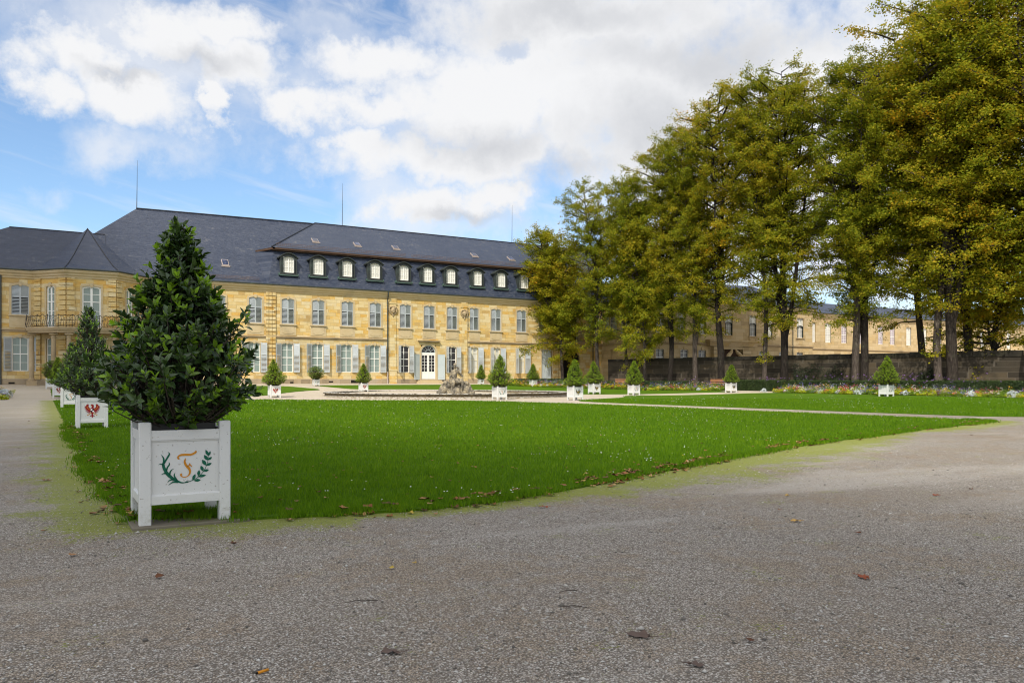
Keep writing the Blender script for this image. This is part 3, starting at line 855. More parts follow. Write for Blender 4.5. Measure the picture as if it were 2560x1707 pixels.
# plinth, string course, cornice, gutter
pl = MB(); moulding(pl, PATH, [(0, 1.55), (.06, 1.5), (.06, .3)]); wbuild(pl, 'plinth', M['plinth'], palace)
st = MB()
for a, b in ((PATH[0], (-.3, 90)), ((9.2, 90), (35.85, 90)), ((46.5, 90), (67.5, 90))):
    moulding(st, [a, b], [(0, 6.32), (.15, 6.30), (.17, 6.2), (.08, 6.12), (.07, 6.02), (0, 6.0)])
wbuild(st, 'string_course', M['weathered'], palace)
co = MB(); moulding(co, PATH, [(0, 11.12), (.09, 11.14), (.11, 11.3), (.22, 11.36), (.25, 11.5), (.40, 11.62), (.46, 11.78), (.46, 11.86), (-.05, 11.88)]); wbuild(co, 'cornice', M['trim'], palace)
gu = MB(); op = offset_path(PATH, .52); gu.tube([(p.x, p.y, 11.93) for p in op], .075, 7); wbuild(gu, 'gutter', M['copper'], palace)
dp = MB()
dp.tube([(35.72, 89.48, 11.9), (35.72, 89.5, 11.5), (35.78, 89.86, 10.9), (35.78, 89.86, 5.9)], .075, 8); dp.tube([(35.78, 89.86, 5.9), (35.78, 89.86, 2.4)], .072, 8)
for z in (10.2, 8.4, 6.7): dp.tube([(35.78, 89.86, z), (35.78, 89.86, z + .06)], .1, 8)
wbuild(dp, 'downpipe', M['copper'], palace)
dp = MB(); dp.tube([(35.78, 89.86, 2.4), (35.78, 89.86, 1.0)], .085, 8); wbuild(dp, 'downpipe_foot', M['lead'], palace)
dp = MB(); dp.tube([(-3.06, 89.86, 11.8), (-3.06, 89.86, 1.0)], .07, 8); wbuild(dp, 'downpipe', M['copper'], palace)
dp = MB(); dp.tube([(65.9, 89.86, 11.8), (65.9, 89.86, 1.0)], .07, 8); wbuild(dp, 'downpipe', M['copper'], palace)


# pilasters
def rustic(mb, f, u0, u1, z0, z1, out=.09, h=.44, gap=.045, cols=1):
    z = z0
    while z < z1 - .1:
        for c in range(cols):
            a = u0 + (u1 - u0) * c / cols; b = u0 + (u1 - u0) * (c + 1) / cols - (.06 if c < cols - 1 else 0)
            f.box(mb, a, b, -.02, out, z, min(z + h - gap, z1))
        z += h


ru = MB(); rustic(ru, frM, 21.55 - 9.2, 22.6 - 9.2, 1.5, 11.12, cols=3, gap=.085, out=.17); wbuild(ru, 'rusticated_pilaster', M['stone'], palace)
ru = MB(); rustic(ru, frM, 59.6 - 9.2, 60.8 - 9.2, 1.5, 6.0, cols=2, gap=.085, out=.17); wbuild(ru, 'rusticated_pilaster', M['stone'], palace)
for f, a, b in ((frB[0], 0, .85), (frB[0], 3.1, frB[0].len), (frB[1], 0, .68), (frB[1], frB[1].len - .68, frB[1].len), (frB[2], 0, .85), (frB[2], 3.1, frB[2].len)):
    ru = MB(); rustic(ru, f, a + .01, b - .01, 1.5, 11.12, out=.15, h=.47, gap=.075); wbuild(ru, 'rusticated_pilaster', M['stone'], palace)


def blob(mb, c, r, seed=0, sub=2, amp=.18, sq=(1, 1, 1)):
    import bmesh
    bm = bmesh.new(); bmesh.ops.create_icosphere(bm, subdivisions=sub, radius=1); rr = random.Random(seed)
    ph = [rr.uniform(0, 6) for _ in range(6)]
    vs = []
    for v in bm.verts:
        p = v.co; k = 1 + amp * (math.sin(p.x * 3 + ph[0]) * math.sin(p.y * 3.4 + ph[1]) + .6 * math.sin(p.z * 5 + ph[2]) * math.sin(p.x * 4.6 + ph[3]))
        vs.append((c[0] + p.x * r * k * sq[0], c[1] + p.y * r * k * sq[1], c[2] + p.z * r * k * sq[2]))
    mb.add(vs, [tuple(v.index for v in f.verts) for f in bm.faces]); bm.free()


for px0, px1, seed in ((36.0, 36.95, 3), (45.56, 46.5, 8)):
    pb = MB(); a, b = px0 - 9.2, px1 - 9.2
    frM.box(pb, a, b, -.02, .12, 1.0, 2.5); frM.box(pb, a - .08, b + .08, -.02, .17, 2.5, 2.62); frM.box(pb, a - .04, b + .04, -.02, .14, 2.62, 2.75)
    frM.box(pb, a + .05, b - .05, -.02, .10, 2.75, 10.5); frM.box(pb, a - .05, b + .05, -.02, .16, 10.5, 10.58); frM.box(pb, a + .03, b - .03, -.02, .13, 10.58, 11.12)
    rustic(pb, frM, b + .02, b + .02 + .3, 2.8, 10.4, out=.05) if seed == 8 else rustic(pb, frM, a - .3, a - .02, 2.8, 10.4, out=.05)
    pil = wbuild(pb, 'pilaster', M['stone'], palace)
    mk = MB(); rr = random.Random(seed); cx = (px0 + px1) / 2
    blob(mk, (cx, 89.86, 9.75), .30, seed, 3, .22, (1, .75, 1.15))
    blob(mk, (cx, 89.72, 9.72), .09, 1, 1, .1, (1, 1, 1.5)); blob(mk, (cx, 89.76, 9.48), .12, 2, 1, .1, (1.3, 1, .7))
    for i in range(20):
        an = i * 2 * math.pi / 20; blob(mk, (cx + .43 * math.cos(an), 89.9, 9.72 + .46 * math.sin(an)), rr.uniform(.09, .15), seed + i, 1, .25, (1, .9, 1))
    for s in (-1, 1): mk.tube([(cx + s * .2, 89.84, 10.0), (cx + s * .42, 89.78, 10.12), (cx + s * .5, 89.84, 9.9), (cx + s * .4, 89.84, 9.5), (cx + s * .1, 89.85, 9.15)], [.06, .08, .07, .06, .03], 6)
    blob(mk, (cx, 89.88, 9.1), .12, 5, 1, .2, (1, .8, 1.4))
    k = mk.build('carved_mask', M['weathered'], pil, True)

# windows
SURR = 'trim'
pUp = make_window(UPW, UPH, .16, 2, 4, [], closed=True, apron=1.25)
for s in (-1, 1): add_leaf(pUp, .705, UPH, s, 0, x=s * (UPW / 2 - .003), y=.06)
pG = make_window(GRW, GRH, .14, 2, 4, [.5], sill=0)
pGd = make_window(GRW, GRH, .14, 2, 4, [.5], gm='glassdark', sill=0)
pGp = make_window(GRW, GRH, .14, 2, 4, [.5], fm='cream', gm='glasspale', sill=0)
for p in (pG, pGd, pGp):
    la = {pG.name: 158, pGd.name: 92, pGp.name: 95}[p.name]; ra = {pG.name: 157, pGd.name: 120, pGp.name: 158}[p.name]
    add_leaf(p, .68, GRH - .05, -1, la, x=-GRW / 2 - .03, y=-.075, z=.0); add_leaf(p, .68, GRH - .05, 1, ra, x=GRW / 2 + .03, y=-.075, z=.0)
used = set()


def put(proto, x, y, z, rz=0, root=None, sc_=None):
    if proto.name not in used: used.add(proto.name); o = proto
    else: o = copy_tree(proto)
    o.location = (x, y, z); o.rotation_euler = (0, 0, rz)
    if sc_: o.scale = sc_
    wadopt(o, root or palace); return o


for x in UPX: put(pUp, x, 90, UPZ) if x > 10.5 else None
for x in LWX: put(pUp, x, 90, UPZ); put(pG, x, 90, GRZ)
for x in GRX:
    if x < 10.5: continue
    put(pGd if 36.5 < x < 46 else (pGp if x > 46 else pG), x, 90, GRZ)
pB = [make_window(w, 4.02, .14, 2, 5, [.62], th=.14, mull=.19, mun=.05, sill=0, t=.16) for w in (1.06, 1.63)]
pBg = [make_window(w, 3.28, .12, 2, 4, [.5], sill=0, t=.16) for w in (1.06, 1.63)]
for f, k in zip(frB, (0, 1, 0)):
    q = f.p(f.len / 2, 0, 0); put(pB[k], q[0], q[1], 6.42, f.rz); put(pBg[k], q[0], q[1], 2.2, f.rz)
pSide = make_window(1.3, 2.56, .12, 2, 5, [.62], gm='glassblue')
put(pSide, 66.45, 90, 7.74); add_leaf(pSide, .66, 2.5, -1, 165, x=-.68, y=-.075)
pFr = make_window(1.55, 3.25, .14, 2, 4, [.65], gm='glassdark', sill=0); put(pFr, 62.6, 90, 6.62)

# garden door with its fanlight
dr = MB()
for s in (-1, 1):
    a, b = sorted((s * .012, s * .96)); yb = .14
    dr.box(a, a + .12, yb - .03, yb + .03, 0, 3.12); dr.box(b - .12, b, yb - .03, yb + .03, 0, 3.12)
    for z0, z1 in ((0, .2), (.82, .98), (2.98, 3.12)): dr.box(a + .12, b - .12, yb - .03, yb + .03, z0, z1)
    dr.box(a + .12, b - .12, yb - .01, yb + .01, .2, .82); dr.box(a + .2, b - .2, yb - .02, yb + .0, .28, .74)
    m_ = (a + b) / 2; dr.box(m_ - .02, m_ + .02, yb - .02, yb + .02, .98, 2.98)
    for k in range(1, 5): dr.box(a + .12, b - .12, yb - .018, yb + .018, .98 + .4 * k - .016, .98 + .4 * k + .016)
dr.box(-.98, .98, .09, .2, 3.12, 3.30)
door = dr.build('garden_door', M['white']); door.location = (DX, 90, 1.45); wadopt(door, palace)
g_ = MB(); g_.box(-.93, .93, .145, .15, .9, 3.0); g_.build('pane', M['glassdark'], door)
h_ = MB(); h_.tube([(.05, .1, 1.5), (.05, .04, 1.5), (.16, .04, 1.5)], .014, 6); h_.build('handle', M['iron'], door)
fl = MB()
for i in range(13):
    a0, a1 = math.pi * i / 13, math.pi * (i + 1) / 13
    for r0, r1 in ((.86, .97),): fl.quad(*[(r * math.cos(a), .1, r * .92 * math.sin(a)) for r, a in ((r0, a0), (r1, a0), (r1, a1), (r0, a1))])
for a in (.5, 1.05, math.pi / 2, math.pi - 1.05, math.pi - .5): fl.tube([(.3 * math.cos(a), .115, .3 * math.sin(a)), (.9 * math.cos(a), .115, .84 * math.sin(a))], .02, 5)
fl.tube([(.32 * math.cos(math.pi * i / 8), .115, .3 * math.sin(math.pi * i / 8)) for i in range(9)], .02, 5)
fan = fl.build('fanlight', M['shutterdoor']); fan.location = (DX, 90, 4.78); wadopt(fan, palace)
g_ = MB(); g_.box(-.95, .95, .14, .16, 0, .9); g_.build('pane', M['glassdark'], fan)
sr = MB()
b0 = [(-.97, -1.0)] + [(.97 * math.cos(math.pi * (1 - i / 14)), .9 * math.sin(math.pi * i / 14)) for i in range(15)] + [(.97, -1.0)]
b1 = [(-1.2, -1.0)] + [(1.2 * math.cos(math.pi * (1 - i / 14)), 1.12 * math.sin(math.pi * i / 14)) for i in range(15)] + [(1.2, -1.0)]
b0 = [(x, z if z > -.5 else -3.35) for x, z in b0]; b1 = [(x, z if z > -.5 else -3.35) for x, z in b1]
for i in range(len(b0) - 1):
    A, B, C, D = b0[i], b0[i + 1], b1[i + 1], b1[i]
    sr.quad(*[(p[0], -.05, p[1]) for p in (A, B, C, D)]); sr.quad((D[0], -.05, D[1]), (C[0], -.05, C[1]), (C[0], .02, C[1]), (D[0], .02, D[1])); sr.quad((A[0], .2, A[1]), (B[0], .2, B[1]), (B[0], -.05, B[1]), (A[0], -.05, A[1]))
sr.build('surround', M['trim'], fan)
for s in (-1, 1):
    o = add_leaf(door, .9, 3.1, s, 158 if s < 0 else 168, slats=False, m='shutterdoor', x=s * 1.22, y=-.06, z=0)
hd = MB(); hd.box(DX - 1.45, DX + 1.45, 89.62, 90.02, 6.16, 6.24); hd.box(DX - 1.36, DX + 1.36, 89.7, 90.02, 6.04, 6.16); hd.box(DX - 1.28, DX + 1.28, 89.8, 90.02, 5.98, 6.04); wbuild(hd, 'door_hood', M['weathered'], palace)
sp = MB(); sp.box(DX - 1.5, DX + 1.5, 89.3, 90.1, .5, 1.40); sp.box(DX - 1.9, DX + 1.9, 88.9, 89.3, .5, 1.22); wbuild(sp, 'door_step', M['trim'], palace)
bd = leaf_panel_mesh(.77, 3.84, False)
bl = MB(); bl.box(-.76, -.005, .1, .15, 0, 3.84); bl.box(.005, .76, .1, .15, 0, 3.84); bl.box(-.76, .76, .095, .1, 1.72, 1.75); bl.box(-.15, .25, .07, .1, .28, .34)
o = bl.build('blue_side_door', M['shutterdoor']); o.location = (58.38, 90, 1.6); wadopt(o, palace)
sr = MB(); ring(sr, 1.56, 3.85, .05, .2, -.05, .03, .2); sr.build('surround', M['trim'], o)
vn = MB()
for x, w, z in ((24.4, .35, 1.14), (31.75, .95, 1.22), (28.9, .5, 1.22), (-3.9, .5, 1.15), (-2.2, .5, 1.15)): vn.box(x - w / 2, x + w / 2, 89.92, 89.945, z - .08 if w < .6 else z - .14, z + .08 if w < .6 else z + .2)
wbuild(vn, 'cellar_vent', M['dark'], palace)

# balcony on columns in front of the bay
BP = [(-1.0, 90), (-1.0, 87.7), (1.55, 85.1), (7.25, 85.1), (9.8, 87.7), (9.8, 90)]
bb = MB(); bb.prism(BP, 6.06, 6.22); bb.prism([(q.x, q.y) for q in offset_path(BP, -.12)], 5.84, 6.06); bb.prism([(q.x, q.y) for q in offset_path(BP, .06)], 6.22, 6.34)
balc = wbuild(bb, 'balcony', M['weathered'], palace)
rl = MB(); RP = [Vector(p) for p in offset_path(BP, -.05)]
for i in range(len(RP) - 1):
    a, b = RP[i], RP[i + 1]; L = (b - a).length; n = max(2, round(L / 1.25)); u = (b - a) / L; nn = Vector((u.y, -u.x))
    for k in range(n):
        s0, s1 = L * k / n, L * (k + 1) / n
        def q(s, z, o=0.0): t = a + u * s + nn * o; return (t.x, t.y, z)
        rl.tube([q(s0, 6.36), q(s0, 6.7, .12), q(s0, 7.1, .02), q(s0, 7.55)], .028, 5)
        W = s1 - s0
        rl.tube([q(s0 + W * t, 7.32 + .22 * math.cos(2 * math.pi * t) ** 2 * (1 if k % 2 else .6)) for t in np.linspace(0, 1, 9)], .026, 5)
        rl.tube([q(s0 + W * t, 6.42) for t in (0, 1)], .02, 5)
        for c in range(1, 5):
            s = s0 + W * c / 5; rl.tube([q(s, 6.42), q(s - .04, 6.7, .10), q(s + .04, 7.05, .05), q(s, 7.3)], .014, 4, cap=False)
        for c in range(6):
            s = s0 + W * (c + .5) / 6; z = (6.62, 6.95, 7.12)[c % 3]; rl.tube([q(s + .085 * math.cos(t), z + .1 * math.sin(t), .07) for t in np.linspace(0, 5.2, 9)], .015, 4, cap=False)
rl.build('railing', M['iron'], balc); KIDS['palace'] and None
colp = [(.36, 0), (.36, .42), (.30, .44), (.30, .5), (.27, .54), (.25, .60), (.215, .64), (.222, 1.6), (.215, 2.8), (.195, 4.35), (.235, 4.38), (.235, 4.44), (.20, 4.47), (.20, 4.58), (.29, 4.62), (.33, 4.66)]
cbm = MB(); cbm.lathe(colp, n=18); cbm.box(-.42, .42, -.42, .42, -.5, .36); cbm.box(-.36, .36, -.36, .36, 4.66, 4.76); cbm.box(-.22, .22, -.22, .22, 4.76, 4.85)
cp = cbm.build('column', M['weathered'], None, False); cp['label'] = 'weathered round column under the balcony'
for i, (x, y) in enumerate([(-.55, 88.1), (1.22, 86.15), (2.45, 85.55), (6.3, 85.55), (7.6, 86.15), (9.3, 88.1)]):
    o = cp if i == 0 else copy_tree(cp); o.location = (x, y, 1.0); wadopt(o, palace)

# carriage portal with its small balcony near the right end
ab = MB(); ab.box(60.95, 65.3, 88.3, 90, 6.42, 6.52); ab.box(61.1, 65.1, 88.5, 90, 6.28, 6.42); ab.box(61.3, 61.7, 88.9, 90, 5.7, 6.28); ab.box(64.4, 64.8, 88.9, 90, 5.7, 6.28)
b2 = wbuild(ab, 'balcony', M['weathered'], palace)
rl = MB()
for a, b in (((61.0, 88.36), (65.2, 88.36)), ((61.0, 88.36), (61.0, 90)), ((65.2, 88.36), (65.2, 90))):
    for z in (6.6, 7.82): rl.tube([(*a, z), (*b, z)], .028, 5)
    L = math.dist(a, b)
    for k in range(int(L / .16) + 1):
        t = k * .16 / L; rl.tube([(a[0] + (b[0] - a[0]) * t, a[1] + (b[1] - a[1]) * t, 6.5), (a[0] + (b[0] - a[0]) * t, a[1] + (b[1] - a[1]) * t, 7.82)], .014 if k % 4 else .025, 4)
rl.build('railing', M['iron'], b2)
pt = MB(); pt.box(61.0, 63.8, 90.28, 90.32, .9, 5.5)
for x in (61.7, 62.4, 63.1): pt.box(x - .03, x + .03, 90.22, 90.28, 1, 5.5)
wbuild(pt, 'portal_gate', M['dark'], palace)
sr = MB(); ring(sr, 2.8, 4.5, .75, .8, -.05, .03, .3); o = sr.build('portal_surround', M['stone']); o.location = (62.4, 90, 1.0); wadopt(o, palace)

# roofs
rf = MB(); A0, RZ, RY = 89.46, 20.75, 98.5
yy = lambda z: A0 + (RY - A0) * (z - EAVE) / (RZ - EAVE)
rf.quad((-.6, A0, EAVE), (23, A0, EAVE), (31, RY, RZ), (9.4, RY, RZ - .25))
rf.add([(-.6, A0, EAVE), (9.4, RY, RZ - .25), (-.6, 107.5, EAVE)], ((0, 1, 2),))
rf.add([(-.6, 107.5, EAVE), (9.4, RY, RZ - .25), (76, RY, RZ), (76, 107.5, EAVE)], ((0, 1, 2, 3),))
# left wing
LZ = 16.65
rf.quad((-11.6, A0, EAVE), (6, A0, EAVE), (6, yy(LZ), LZ), (-2.5, yy(LZ), LZ)); rf.add([(-11.6, A0, EAVE), (-2.5, yy(LZ), LZ), (-11.6, 104, EAVE)], ((0, 1, 2),)); rf.quad((-11.6, 104, EAVE), (-2.5, yy(LZ), LZ), (6, yy(LZ), LZ), (6, 104, EAVE))
# bay roof, slightly bell-cast
ap = (4.4, 94.4, 17.15); ev = [(q.x, q.y) for q in offset_path(PATH, .54)][1:5]; ev = [(ev[0][0] - .2, A0 + .04)] + [ev[1], ev[2]] + [(ev[3][0] + .2, A0 + .04)]
lv = [(0, EAVE + .02), (.16, EAVE + .62), (.36, EAVE + 1.6), (.68, EAVE + 3.4), (1, ap[2])]
for i in range(3):
    for (t0, z0), (t1, z1) in zip(lv, lv[1:]):
        L = lambda p, t: (p[0] + (ap[0] - p[0]) * t, p[1] + (ap[1] - p[1]) * t)
        rf.quad((*L(ev[i], t0), z0), (*L(ev[i + 1], t0), z0), (*L(ev[i + 1], t1), z1), (*L(ev[i], t1), z1))
# mansard
man = [(89.44, 11.93), (89.72, 12.55), (90.15, 13.6), (90.6, 14.8), (91.0, 15.95)]
mx0 = [21.65, 21.82, 22.09, 22.4, 22.65]; MX1 = 68
for (y0, z0), (y1, z1), a, b in zip(man, man[1:], mx0, mx0[1:]):
    rf.quad((a, y0, z0), (MX1, y0, z0), (MX1, y1, z1), (b, y1, z1))
    k0, k1 = [21.6 - .35 * (q - EAVE) / 3.8 for q in (z0, z1)]; rf.quad((a, y0, z0), (b, y1, z1), (k1, yy(z1) + .02, z1), (k0, yy(z0) + .02, z0))
rf.quad((22.4, 90.55, 16.2), (MX1, 90.55, 16.2), (74, RY, RZ + .12), (29.6, RY, RZ + .12)); rf.add([(22.4, 90.55, 16.2), (29.6, RY, RZ + .12), (21.3, yy(16.2) + .2, 16.2)], ((0, 1, 2),))
roof = wbuild(rf, 'roof', M['slate'], palace)
lg = MB(); lg.box(22.5, MX1, 90.68, 91.3, 15.86, 16.0); lg.box(22.42, MX1, 90.5, 91.1, 16.0, 16.17)
lg.add([(22.42, 90.5, 15.95), (22.42, 90.5, 16.17), (21.25, 93.9, 16.17), (21.25, 93.9, 15.95), (22.7, 90.5, 15.95), (22.7, 90.5, 16.17), (21.55, 93.9, 16.17), (21.55, 93.9, 15.95)], ((0, 1, 2, 3), (1, 5, 6, 2), (0, 3, 7, 4), (0, 4, 5, 1)))
lg.build('roof_ledge', M['oldwood'], roof); 
sg = MB()
def guard(x0, x1, y, z, dy, dz, n=0):
    for k in range(3):
        sg.tube([(x0, y + dy * k / 2, z + dz * k / 2), (x1, y + dy * k / 2, z + dz * k / 2)], .016, 4)
    x = x0
    while x < x1: sg.tube([(x, y, z), (x, y + dy, z + dz)], .012, 4, cap=False); x += .22
guard(22.9, 38.5, 90.7, 16.42, .0, .3); guard(39.2, 66, 90.7, 16.42, .0, .3); guard(15.5, 20.8, 89.72, 12.35, 0, .26)
sg.build('snow_guard', M['redcopper'], roof)
rd = MB()
rd.tube([(9.4, RY, RZ - .2), (31, RY, RZ + .06)], .09, 5); rd.tube([(29.6, RY, RZ + .14), (76, RY, RZ + .14)], .09, 5)
rd.tube([(22.35, 90.55, 16.25), (29.6, RY, RZ + .14)], .08, 5); rd.tube([(-2.5, yy(LZ), LZ), (6, yy(LZ), LZ)], .07, 5)
for e in ev[1:3]: rd.tube([(e[0] + (ap[0] - e[0]) * t, e[1] + (ap[1] - e[1]) * t, z + .02) for t, z in lv], .05, 5)
rd.build('ridge_cap', M['black'], roof)
for x in (22, 42.6, 0): pass
for (x, y, z) in ((9.45, RY, RZ - .25), (33.1, RY, RZ + .1), (58.0, RY, RZ + .1)):
    an = MB(); an.tube([(x, y, z - .2), (x + .03, y, z + 2.3), (x + .06, y, z + 5.4)], [.045, .03, .012], 6); an.build('lightning_rod', M['iron'], roof)
def skylight(x, y, z, sx, sz):
    s = MB(); dy, dz = sz; L = math.hypot(dy, dz); uy, uz = dy / L, dz / L; ny, nz = -uz, uy
    s.obox((x, y + ny * .06, z + nz * .06), (.36, 0, 0), (0, uy * .5, uz * .5), (0, ny * .08, nz * .08)); s.box(x - .45, x + .45, y - uy * .62 - .1, y - uy * .5, z - uz * .62 - .02, z - uz * .5 + .05)
    k = s.build('skylight', M['lead'], roof)
    q = MB(); q.obox((x, y + ny * .15, z + nz * .15), (.30, 0, 0), (0, uy * .42, uz * .42), (0, ny * .012, nz * .012)); q.build('pane', M['glassblue'], k)
upy = lambda z: 90.55 + (RY - 90.55) * (z - 16.2) / (RZ + .12 - 16.2)
for x, z in ((28.0, 17.75), (33.1, 17.7), (38.1, 17.75), (49.0, 17.65), (54.5, 17.6)): skylight(x, upy(z), z, .3, (RY - 90.55, RZ + .12 - 16.2))
skylight(17.6, yy(14.2), 14.2, .3, (RY - A0, RZ - EAVE))

# dormers
db = MB(); n = 10
def hood(w, zs, rise, o): return [(w * (2 * i / n - 1), zs + rise * (1 - (2 * i / n - 1) ** 2) + o) for i in range(n + 1)]
prof = [(-.86, 0)] + hood(.86, 1.95, .32, 0) + [(.86, 0)]
fv = [(x, 0, z) for x, z in prof]; bv = [(x, 2.6, z) for x, z in prof]; m_ = len(prof)
db.add(fv + bv, [tuple(range(m_))] + [(i, m_ + i, m_ + i + 1, i + 1) for i in range(m_ - 1)])
db.box(-1.02, 1.02, -.16, .3, -.02, .10)
for s in (-1, 1): db.box(s * .86 - .07, s * .86 + .07, -.05, .0, .1, 1.9)
dorm = db.build('dormer', M['copper'])
hb = MB()
def band(pr, y0, y1, t):
    v = [(x, y, z + d) for d in (0, t) for y in (y0, y1) for x, z in pr]; k = len(pr); f = []
    for i in range(k - 1): f += [(i, i + 1, k + i + 1, k + i), (2 * k + i, 3 * k + i, 3 * k + i + 1, 2 * k + i + 1), (i, 2 * k + i, 2 * k + i + 1, i + 1), (k + i, k + i + 1, 3 * k + i + 1, 3 * k + i)]
    f += [(0, k, 3 * k, 2 * k), (k - 1, 2 * k + k - 1, 3 * k + k - 1, 2 * k - 1)]; return v, f
hp = [(-1.1, 1.87)] + [(x, z) for x, z in hood(.93, 1.97, .42, .0)] + [(1.1, 1.87)]
hb.add(*band(hp, -.24, 2.4, .07)); hb.add(*band([(x * .97, z - .06) for x, z in hp], -.15, 2.3, .06))
hb.build('hood', M['copper'], dorm)
w_ = make_window(1.18, 1.76, .18, 4, 3, [], gm='glasspale', th=.085, mull=.10, mun=.045, surround='copper', t=.05, sill=0, keystone=False)
adopt(w_, dorm); w_.location = (0, -.185, .24)
for c in list(KIDS[w_.name]): pass
wf = KIDS[w_.name]; w_.name = 'dormer_window'; KIDS['dormer_window'] = wf
vd = MB(); vd.box(-1.08, -.98, -.2, .5, -.12, .16); vd.box(.98, 1.08, -.2, .5, -.12, .16); vd.box(-1.08, 1.08, -.2, -.16, -.12, -.02); vd.build('flashing', M['verdigris'], dorm)
for i, x in enumerate([24.0, 27.35, 30.75, 34.15, 37.8, 40.92, 44.07, 47.8, 51.25, 54.7, 58.2, 61.6]):
    o = dorm if i == 0 else copy_tree(dorm); o.location = (x, 89.84, 13.12); wadopt(o, palace)


# ------------------------------------------------------------------ side wing beyond the garden wall
wing = empty('palace_wing', (90, 88, .6), label='pale sandstone side wing with tall white windows behind the trees and garden wall', cat='palace wing')
WP = [(67.5, 90), (67.5, 81.2), (67.8, 80.5), (68.5, 80.2), (99, 80.2), (99, 84.9), (178, 84.9)]
wl = MB(); f1, f2, f3 = Fr(WP[0], WP[1]), Fr(WP[3], WP[4]), Fr(WP[5], WP[6])
W2 = [69.5, 73.2, 76.9, 81.85, 86.5, 89.8, 96.3]; W3 = [101.2, 104.8, 108.5, 112.4, 116.4, 121.8, 125, 129.5, 134, 138.5, 143, 147.5, 152, 156.5, 161]
G2 = [69.5, 73.7, 76.9, 88.4, 92.5, 96.2]
o2 = [(x - 68.5 - .7, x - 68.5 + .7, 7.56, 10.5) for x in W2] + [(x - 68.5 - .7, x - 68.5 + .7, 3.5, 5.5) for x in G2] + [(80.6 - 68.5, 84.0 - 68.5, .5, 6.0)]
o3 = [(x - 99 - .7, x - 99 + .7, 7.35, 10.5) for x in W3]
wallpanel(wl, f2, 0, f2.len, .2, 11.3, o2); wallpanel(wl, f3, 0, f3.len, .2, 11.3, o3)
o1 = [(1.8, 3.0, 7.6, 10.2), (5.2, 6.4, 7.6, 10.2), (2.0, 3.2, 2.9, 5.6)]
wallpanel(wl, f1, 0, f1.len, .2, 11.3, o1)
for a, b in ((WP[1], WP[2]), (WP[2], WP[3]), (WP[4], WP[5])):
    f = Fr(a, b); wallpanel(wl, f, 0, f.len, .2, 11.3, [])
wbuild(wl, 'wall', M['palestone'], wing)
s_ = MB(); moulding(s_, WP, [(0, 6.4), (.14, 6.38), (.16, 6.28), (.06, 6.12), (0, 6.1)]); wbuild(s_, 'string_course', M['weathered'], wing)
s_ = MB(); moulding(s_, WP, [(0, 11.12), (.10, 11.16), (.22, 11.36), (.40, 11.6), (.46, 11.86), (-.05, 11.88)]); wbuild(s_, 'cornice', M['trim'], wing)
s_ = MB(); s_.tube([(p.x, p.y, 11.93) for p in offset_path(WP, .52)], .075, 6); wbuild(s_, 'gutter', M['copper'], wing)
rw = MB()
rw.quad((67.0, 79.66, 11.9), (99.5, 79.66, 11.9), (94, 87, 15.6), (72.5, 87, 15.6)); rw.add([(67.0, 79.66, 11.9), (72.5, 87, 15.6), (67.0, 94, 11.9)], ((0, 1, 2),)); rw.add([(99.5, 79.66, 11.9), (99.5, 95, 11.9), (94, 87, 15.6)], ((0, 1, 2),)); rw.quad((99.5, 95, 11.9), (67, 95, 11.9), (72.5, 87, 15.6), (94, 87, 15.6))
rw.quad((95, 84.4, 11.92), (178.5, 84.4, 11.92), (174, 91, 14.4), (95, 91, 14.4)); rw.quad((95, 98, 11.9), (95, 91, 14.4), (174, 91, 14.4), (178.5, 98, 11.9))
wbuild(rw, 'roof', M['slate'], wing)
pW = make_window(1.4, 2.94, .12, 6, 5, [.42], gm='glasspale', surround='palestone', apron=1.05, mun=.03)
pW3 = make_window(1.4, 3.15, .12, 6, 6, [.42], gm='glasspale', surround='palestone', sill=0, mun=.03)
pL = make_window(1.4, 3.15, .12, 6, 6, [.42], gm='glasslilac', surround='palestone', sill=0, mun=.03)
pS = make_window(1.4, 2.0, .16, 6, 4, [.45], gm='glassblue', surround='palestone', sill=0, mun=.05)
for x in W2: put(pW, x, 80.2, 7.56, 0, wing)
for x in G2: put(pS, x, 80.2, 3.5, 0, wing)
for i, x in enumerate(W3): put(pL if i in (3, 4, 5, 6) else pW3, x, 84.9, 7.35, 0, wing)
pN = make_window(1.2, 2.6, .12, 4, 5, [.6], gm='glassblue', surround='trim')
put(pN, *f1.p(2.4, 0, 7.6), f1.rz, wing); add_leaf(pN, .6, 2.55, -1, 165, x=-.63, y=-.075); add_leaf(pN, .6, 2.55, 1, 165, x=.63, y=-.075); put(pN, *f1.p(5.8, 0, 7.6), f1.rz, wing)
nb = MB(); nb.quad(f1.p(2.0, -.28, 2.9), f1.p(3.2, -.28, 2.9), f1.p(3.2, -.28, 5.6), f1.p(2.0, -.28, 5.6)); wbuild(nb, 'blind_niche', M['palestone'], wing)
po = MB()
for a, b in ((78.6, 80.5), (84.1, 86.1)): rustic(po, f2, a - 68.5, b - 68.5, .5, 6.2, out=.5, h=.5)
moulding(po, [(77.8, 80.2), (77.8, 79.6), (86.9, 79.6), (86.9, 80.2)], [(0, 6.2), (.1, 6.3), (.15, 6.5), (.3, 6.62), (.34, 6.85), (0, 6.9)])
po.box(77.8, 86.9, 79.6, 80.25, 6.0, 6.88)
po.box(80.5, 84.1, 79.75, 80.1, 5.6, 6.0)
for s, x in ((1, 80.7), (-1, 83.9)): po.tube([(x, 79.7, 3.6), (x + s * .15, 79.5, 4.2), (x + s * .5, 79.55, 4.8), (x + s * 1.0, 79.6, 5.2), (x + s * 1.3, 79.7, 5.6)], [.12, .22, .28, .24, .1], 8)
wbuild(po, 'portal', M['palestone'], wing)
